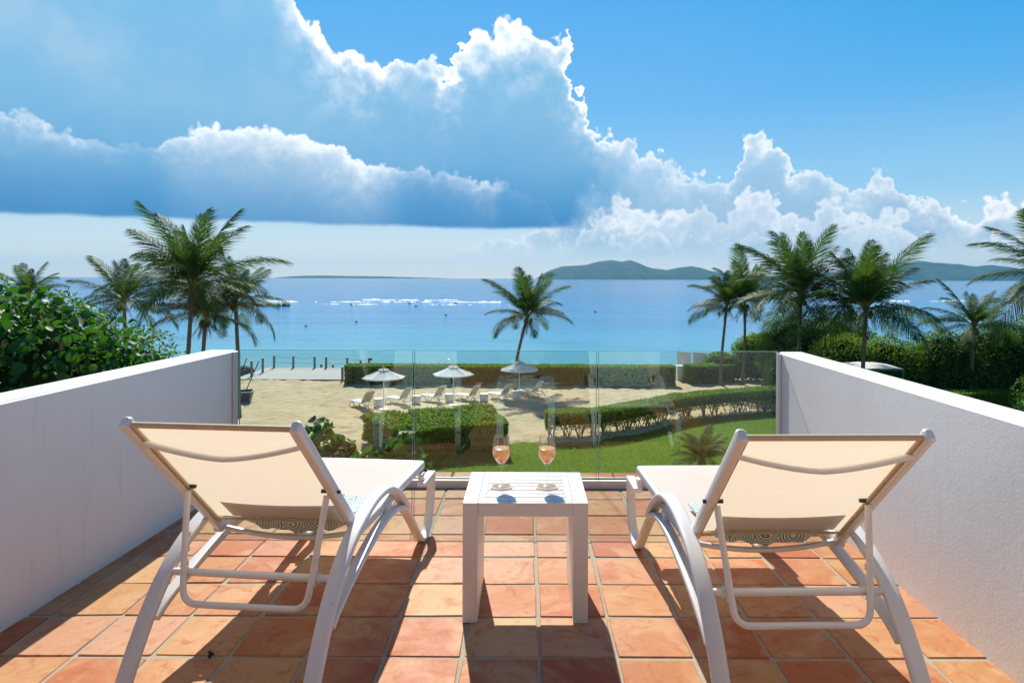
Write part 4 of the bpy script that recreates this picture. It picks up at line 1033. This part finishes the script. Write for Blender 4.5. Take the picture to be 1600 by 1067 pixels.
# ================================================================== BEACH
def umbrella(px, d, label, seed):
    x = (px-822)/1040*d; root = empty('beach_umbrella', (x, d, GZ), seed*.37); tag(root, label, 'umbrella', 'white umbrellas on the beach')
    MB().lathe([(0, 0), (.26, 0), (.26, .07), (.06, .10), (.03, .12), (0, .12)], 20).build('base', M_cwhite, root)
    MB().tube([(0, 0, 0), (0, 0, 2.36)], .022, 10).build('pole', M_white, root)
    RR, zt, ze = 1.17, 2.30, 1.80; n = 8
    def pan(a0, a1, r0, r1, z0, z1):
        V = []; F = []
        for i in range(5):
            s = i/4; r = r0+(r1-r0)*s; zz = z0+(z1-z0)*s-.035*math.sin(math.pi*s)
            for j in range(5):
                t = j/4; a = a0+(a1-a0)*t; k = 1-.085*math.sin(math.pi*t)*(s if r0 < .3 else 1)
                V.append((r*k*math.cos(a), r*k*math.sin(a), zz-.02*math.sin(math.pi*t)*s))
        for i in range(4):
            for j in range(4): q = i*5+j; F.append((q, q+1, q+6, q+5))
        return V, F
    for k in range(n):
        a0 = 2*math.pi*k/n; a1 = a0+2*math.pi/n
        V, F = pan(a0, a1, .16, RR, zt-.10, ze); mb = MB(); mb.add(V, F, True)
        # narrow valance
        e = [V[20+j] for j in range(5)]; W_ = e+[(p[0]*1.005, p[1]*1.005, p[2]-.055) for p in e]; mb.add(W_, [(j, j+1, j+6, j+5) for j in range(4)], True)
        mb.build('canopy_panel', M_canvas, root)
        MB().tube([(.03*math.cos(a0), .03*math.sin(a0), zt-.06), (RR*.99*math.cos(a0), RR*.99*math.sin(a0), ze-.012)], .008, 5).build('rib', M_alu, root)
    mb = MB()
    for k in range(n):
        a0 = 2*math.pi*k/n; V, F = pan(a0, a0+2*math.pi/n, .02, .30, zt+.02, zt-.085); mb.add(V, F, True)
    mb.build('vent_cap', M_canvas, root)
    MB().lathe([(.0, 2.34), (.03, 2.34), (.034, 2.38), (.018, 2.42), (.02, 2.46), (0, 2.48)], 10).build('finial', M_alu, root)
umbrella(600, 36.2, 'white beach umbrella beside the first lounger near the pier', 1)
umbrella(709, 37.5, 'white beach umbrella between the two others', 2)
umbrella(812, 39.5, 'white beach umbrella at the foot of the lone palm', 3)

def beach_lounger():
    root = empty('beach_lounger', (0, 0, 0)); tag(root, 'x', 'sun lounger', 'loungers on the beach')
    for s in (-1, 1):
        prof = [(-.62, .0), (-.50, .16), (-.32, .33), (-.12, .36), (.1, .28), (.25, .10), (.34, .02), (.45, .0), (.58, .10), (.72, .26), (.88, .31), (1.02, .22), (1.08, .06), (1.06, 0.)]
        MB().sweep(spline([(s*.31, u, z) for u, z in prof], 4), rrect(.05, .045, .015, 2), up=(1, 0, 0)).build('side_leg', M_white, root)
    MB().sweep([(0, .0, .36), (0, .5, .36), (0, 1.12, .345)], rrect(.62, .035, .012, 2), up=(1, 0, 0)).build('seat', M_white, root)
    b = Vector((0, -.01, .38)); t = Vector((0, -.46, .98)); d = (t-b).normalized(); n = Vector((0, d.z, -d.y))
    V = []
    pts = [b+Vector((-.29, 0, 0)), b+d*.5+Vector((-.29, 0, 0)), t-d*.06+Vector((-.28, 0, 0)), t+Vector((-.22, 0, 0)), t+Vector((.22, 0, 0)), t-d*.06+Vector((.28, 0, 0)), b+d*.5+Vector((.29, 0, 0)), b+Vector((.29, 0, 0))]
    MB().tube(pts, .026, 8, closed=True).build('back_frame', M_white, root)
    c = (b+t)/2; Rm = Matrix((Vector((1, 0, 0)), d, Vector((1, 0, 0)).cross(d))).transposed()
    MB().box(c, (.54, (t-b).length-.03, .008), Rm).build('back_sling', M_bsling, root)
    MB().tube([(-.30, -.40, .22), (.30, -.40, .22)], .02, 8).build('rear_bar', M_white, root)
    for s in (-1, 1): MB().tube([(s*.24, -.30, .74), (s*.24, -.42, .22)], .015, 6).build('back_prop', M_white, root)
    return root
def drum():
    root = empty('drum_table', (0, 0, 0)); tag(root, 'x', 'side table', 'white drum tables on the beach')
    MB().lathe([(.22, 0), (.245, .03), (.25, .22), (.24, .41), (.225, .44), (0, .445)], 24).build('drum_body', M_cwhite, root)
    MB().lathe([(0, .447), (.255, .447), (.262, .458), (.255, .468), (0, .47)], 24).build('drum_top', M_cwhite, root)
    return root
pb_ = beach_lounger(); dr_ = drum()
spots = [(572, 640, 'beach lounger standing furthest from the lone palm, open sand on one side'), (630, 633.5, 'second beach lounger counted from the pier end of the row'), (684, 629.5, 'third beach lounger counted from the pier end of the row'), (738, 628, 'fourth beach lounger counted from the pier end of the row'), (788, 626, 'beach lounger just before the lone palm trunk'), (836, 621, 'last beach lounger of the row, past the lone palm trunk')]
for i, (px, py, lab) in enumerate(spots):
    o = pb_ if i == 0 else copy_tree(pb_); x, y = gp(px, py); o.location = (x, y, GZ+.03); o.rotation_euler = (0, 0, R(52+(-4, 3, 0, 2, -2, 4)[i])); o['label'] = lab
dsp = [(592, 637, 'white drum table beside the pole of the umbrella nearest the pier'), (651, 632, 'white drum table between second and third beach loungers'), (703, 629, 'white drum table beside the pole of the middle umbrella'), (757, 628.5, 'white drum table between fourth lounger and the palm trunk'), (807, 623.5, 'white drum table at the foot of the lone palm trunk')]
for i, (px, py, lab) in enumerate(dsp):
    o = dr_ if i == 0 else copy_tree(dr_); x, y = gp(px, py); o.location = (x, y, GZ+.03); o.rotation_euler = (0, 0, i*.7); o['label'] = lab

# ---- pier
def pier():
    x0, x1, y0, y1 = -20.4, -11.3, 46.4, 52.4; z = GZ+.06
    root = empty('pier', ((x0+x1)/2, (y0+y1)/2, z)); tag(root, 'weathered grey plank pier at the edge of the sand', 'pier')
    c = Vector(root.location); mb = MB(); n = 40; p = (y1-y0)/n
    for k in range(n):
        o_ = random.Random(k); ya = y0+p*(k+.5); sh = .5*max(0, (k/n))
        mb.box((( x0+x1)/2+o_.uniform(-.03, .03)-c.x, ya-c.y, o_.uniform(-.004, .004)), (x1-x0, p-.012, .05))
    o = mb.build('planking', M_plank, root); o['kind'] = 'stuff'
    for x in np.linspace(x0+.3, x1-.3, 5):
        MB().box((x-c.x, 0, -.13), (.14, y1-y0-.1, .2)).build('joist', M_post, root)
        for y in (y0+2.5, y1-.4): MB().tube([(x-c.x, y-c.y, -.2), (x-c.x, y-c.y, -2.2)], .12, 8).build('pile', M_post, root)
    MB().box((0, y0-c.y-.035, -.04), (x1-x0, .05, .16)).build('fascia', M_post, root)
    def post(px, d, ptop, short=False):
        x = (px-822)/1040*d; zt = EYE-(ptop-434.5)/1040*d
        b = MB().tube([(x-c.x, d-c.y, -.4-(1.2 if short else 0)), (x-c.x, d-c.y, zt-c.z-.02)], .085, 10).build('post', M_post, root)
        MB().lathe([(.09, 0), (.095, .02), (.07, .045), (0, .05)], 10, (x-c.x, d-c.y, zt-c.z-.03)).build('post_cap', M_cwhite, b)
        return Vector((x-c.x, d-c.y, zt-c.z))
    A = [post(393.5, 47.6, 565), post(411, 49.6, 560.5), post(428.7, 52.2, 556.5), post(458.7, 52.2, 557), post(492, 52.2, 557.8), post(510, 52.2, 558), post(543, 52.2, 559), post(577, 52.2, 559.5)]
    post(502.6, 53.0, 569.5, True); post(520.8, 53.0, 570.5, True); post(551, 53.0, 568.5, True); post(564, 52.6, 563.5, True); post(535.5, 46.15, 573.8)
    MB().box(A[-1]+Vector((.14, 0, -.12)), (.2, .16, .2), bev=.02).build('lamp_box', M_black, root)
    for i in (0, 1, 2, 3, 5, 6):
        for dz, sg in ((-.12, .09), (-.52, .07)):
            P = [A[i].lerp(A[i+1], k/8)+Vector((0, 0, dz-sg*math.sin(math.pi*k/8))) for k in range(9)]
            MB().tube(P, .014, 5).build('rope', M_rope, root)
pier()
# boat cradle / trough with two leaning poles
def trough():
    x, y = gp(381, 631); root = empty('beach_trough', (x, y, GZ+.02), R(12)); tag(root, 'dark trough on the sand with two leaning poles beside the pier', 'trough')
    bm = bmesh.new()
    lo = [(-.8, -.35, .03), (.35, -.35, .03), (.35, .35, .03), (-.8, .35, .03)]; hi = [(-1., -.5, .62), (.5, -.5, .66), (.5, .5, .66), (-1., .5, .62)]
    a = [bm.verts.new(p) for p in lo]; b = [bm.verts.new(p) for p in hi]; ci = [bm.verts.new((p[0]*.93, p[1]*.9, p[2])) for p in hi]; di = [bm.verts.new((p[0]*.93, p[1]*.9, .09)) for p in lo]
    bm.faces.new(a[::-1])
    for A, B in ((a, b), (b, ci), (ci, di)):
        for i in range(4): bm.faces.new((A[i], A[(i+1) % 4], B[(i+1) % 4], B[i]))
    bm.faces.new(di); bmesh.ops.recalc_face_normals(bm, faces=bm.faces[:])
    me = bpy.data.meshes.new('tub'); bm.to_mesh(me); bm.free(); me.materials.append(M_dkmetal); link(bpy.data.objects.new('tub', me), root)
    MB().tube([(-1., -.5, .63), (.5, -.5, .67), (.5, .5, .67), (-1., .5, .63)], .03, 6, closed=True).build('rim', M_alu, root)
    for a, b in (((-.05, -.75, 0), (.72, .55, 2.25)), ((-.75, .1, .1), (-.05, 1.2, 2.4))): MB().tube([a, b], .028, 6).build('pole', M_dkmetal, root)
trough()
def rock(x, y, z, s, label, seed, cat='rock'):
    bm = bmesh.new(); bmesh.ops.create_icosphere(bm, subdivisions=3, radius=1)
    for v in bm.verts:
        n = vnoise(np.array([v.co.x*1.7+seed]), np.array([v.co.y*1.7+v.co.z*1.3]), seed, 4)[0]; v.co *= 1+.6*n
        v.co = Vector((v.co.x*s[0], v.co.y*s[1], v.co.z*s[2]))
    me = bpy.data.meshes.new('rock'); bm.to_mesh(me); bm.free(); me.materials.append(M_rock); o = link(bpy.data.objects.new('rock', me)); o.location = (x, y, z); tag(o, label, cat); return o
x, y = gp(376, 588); rock(x-.3, y+1.2, GZ, (.8, .6, .55), 'dark boulder at the corner of the pier', 3)
# cabana with white flat canopy
def cabana():
    x0, x1, y0, y1 = 16.3, 19.0, 33.4, 35.9; zc = EYE-(574-434.5)/1040*y0
    root = empty('cabana', ((x0+x1)/2, (y0+y1)/2, GZ)); tag(root, 'flat white canopy on a dark green frame behind the sunlit parapet', 'cabana'); h = zc-GZ
    mb = MB(); w, d = x1-x0, y1-y0
    V = []; F = []
    for i in range(9):
        for j in range(7): V.append(((i/8-.5)*w, (j/6-.5)*d, h+.14*math.sin(math.pi*i/8)*math.sin(math.pi*j/6)+.02*math.sin(i*2.1+j)))
    for i in range(8):
        for j in range(6): q = i*7+j; F.append((q, q+7, q+8, q+1))
    mb.add(V, F, True); mb.build('canopy', M_canvas, root)
    for sx in (-1, 1):
        for sy in (-1, 1): MB().box((sx*(w/2-.04), sy*(d/2-.04), h/2-.04), (.08, .08, h), bev=.006).build('post', M_green, root)
        MB().box((sx*(w/2-.04), 0, h-.06), (.07, d-.17, .1)).build('beam', M_green, root)
    for sy in (-1, 1): MB().box((0, sy*(d/2-.04), h-.06), (w-.17, .07, .1)).build('beam', M_green, root)
cabana()
# white seawall and plinth at the far right of the sand
root = empty('seawall', (13.2, 49, GZ)); tag(root, 'low white panelled seawall at the end of the sand', 'wall')
for i in range(4): MB().box((-1.55+1.05*i, -.45*i, .95), (1.0, .12, 1.75), Matrix.Rotation(R(-23), 3, 'Z'), .01).build('panel', M_stucco, root)
o = MB().box((11.05, 47.2, GZ+.5), (.75, .7, 1.1), bev=.02).build('plinth', M_stucco); tag(o, 'small white masonry plinth next to the shore hedge', 'plinth')

# ---- reef: surf lines, breakwater and rocks
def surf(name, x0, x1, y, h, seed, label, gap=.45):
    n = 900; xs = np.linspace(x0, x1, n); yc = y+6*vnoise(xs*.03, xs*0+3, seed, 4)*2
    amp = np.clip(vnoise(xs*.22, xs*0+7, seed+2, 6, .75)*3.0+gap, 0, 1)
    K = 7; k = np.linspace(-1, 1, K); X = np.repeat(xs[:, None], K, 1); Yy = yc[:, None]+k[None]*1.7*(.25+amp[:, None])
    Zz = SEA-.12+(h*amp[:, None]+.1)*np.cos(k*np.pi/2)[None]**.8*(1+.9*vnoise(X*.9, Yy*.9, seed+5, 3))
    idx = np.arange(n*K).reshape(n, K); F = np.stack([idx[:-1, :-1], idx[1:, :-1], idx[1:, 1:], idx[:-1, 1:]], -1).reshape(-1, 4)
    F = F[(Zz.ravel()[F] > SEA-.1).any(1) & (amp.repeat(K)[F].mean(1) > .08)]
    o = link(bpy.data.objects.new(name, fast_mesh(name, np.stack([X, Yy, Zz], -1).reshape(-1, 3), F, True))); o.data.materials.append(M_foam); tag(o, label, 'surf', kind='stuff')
surf('surf', -84, -8, 214, .5, 3, 'white surf breaking along the reef', .22)  # white flecks are foam and also stand in for sun glitter
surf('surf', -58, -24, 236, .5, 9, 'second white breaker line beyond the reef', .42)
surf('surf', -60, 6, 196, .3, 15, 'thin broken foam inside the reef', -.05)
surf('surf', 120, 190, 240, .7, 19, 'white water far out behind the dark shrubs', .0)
rg = random.Random(3)
xs = np.linspace(-98, -64, 60); mb = MB()
for k in range(46):
    x = -100+36*k/46+rg.uniform(-.5, .5); y = 182+rg.uniform(-2, 2); s = rg.uniform(.5, 1.1)
    bm = bmesh.new(); bmesh.ops.create_icosphere(bm, subdivisions=1, radius=s)
    for v in bm.verts: v.co *= rg.uniform(.75, 1.2)
    bm.verts.ensure_lookup_table(); mb.add([v.co+Vector((x, y, SEA+.1)) for v in bm.verts], [[v.index for v in f.verts] for f in bm.faces]); bm.free()
o = mb.build('breakwater', M_rock); tag(o, 'dark line of rocks in the water behind the palm clump', 'breakwater', kind='stuff')
for i, (px, py, lab, gr) in enumerate([(452, 478, 0, 0), (549, 477, 0, 0), (640, 475, 0, 0), (650, 479, 0, 0), (712, 474, 0, 0), (478, 511, 1, 1), (557, 504, 1, 1), (697, 493, 1, 1), (930, 487, 1, 1)]):
    d = 1040*(EYE-SEA)/(py-434.5)
    o = rock((px-822)/1040*d, d, SEA+.05, (d*.0022, d*.002, d*.0011), ['dark reef rock awash at the surf line', 'tiny dark buoy-like rock poking out of the calm water'][lab], 20+i)
    o['group'] = ['rocks awash along the surf', 'lone rocks in calm water'][gr]
# ---- sea air
def haze():
    x0, x1, y0, y1, z0, z1 = -7900, 7900, -420, 7900, GZ-12, 200
    V = [(x, y, z) for x in (x0, x1) for y in (y0, y1) for z in (z0, z1)]
    F = [(0, 1, 3, 2), (4, 6, 7, 5), (0, 4, 5, 1), (2, 3, 7, 6), (0, 2, 6, 4), (1, 5, 7, 3)]
    me = bpy.data.meshes.new('haze'); me.from_pydata(V, [], F); me.update()
    m = bpy.data.materials.new('sea_haze'); m.use_nodes = True; nt = m.node_tree; nt.nodes.clear()
    out = nt.nodes.new('ShaderNodeOutputMaterial'); v = nt.nodes.new('ShaderNodeVolumePrincipled')
    v.inputs['Color'].default_value = (.16, .50, .82, 1); v.inputs['Density'].default_value = 7e-5; v.inputs['Anisotropy'].default_value = .2
    nt.links.new(v.outputs[0], out.inputs['Volume']); me.materials.append(m)
    o = link(bpy.data.objects.new('haze', me)); tag(o, kind='stuff')
haze()
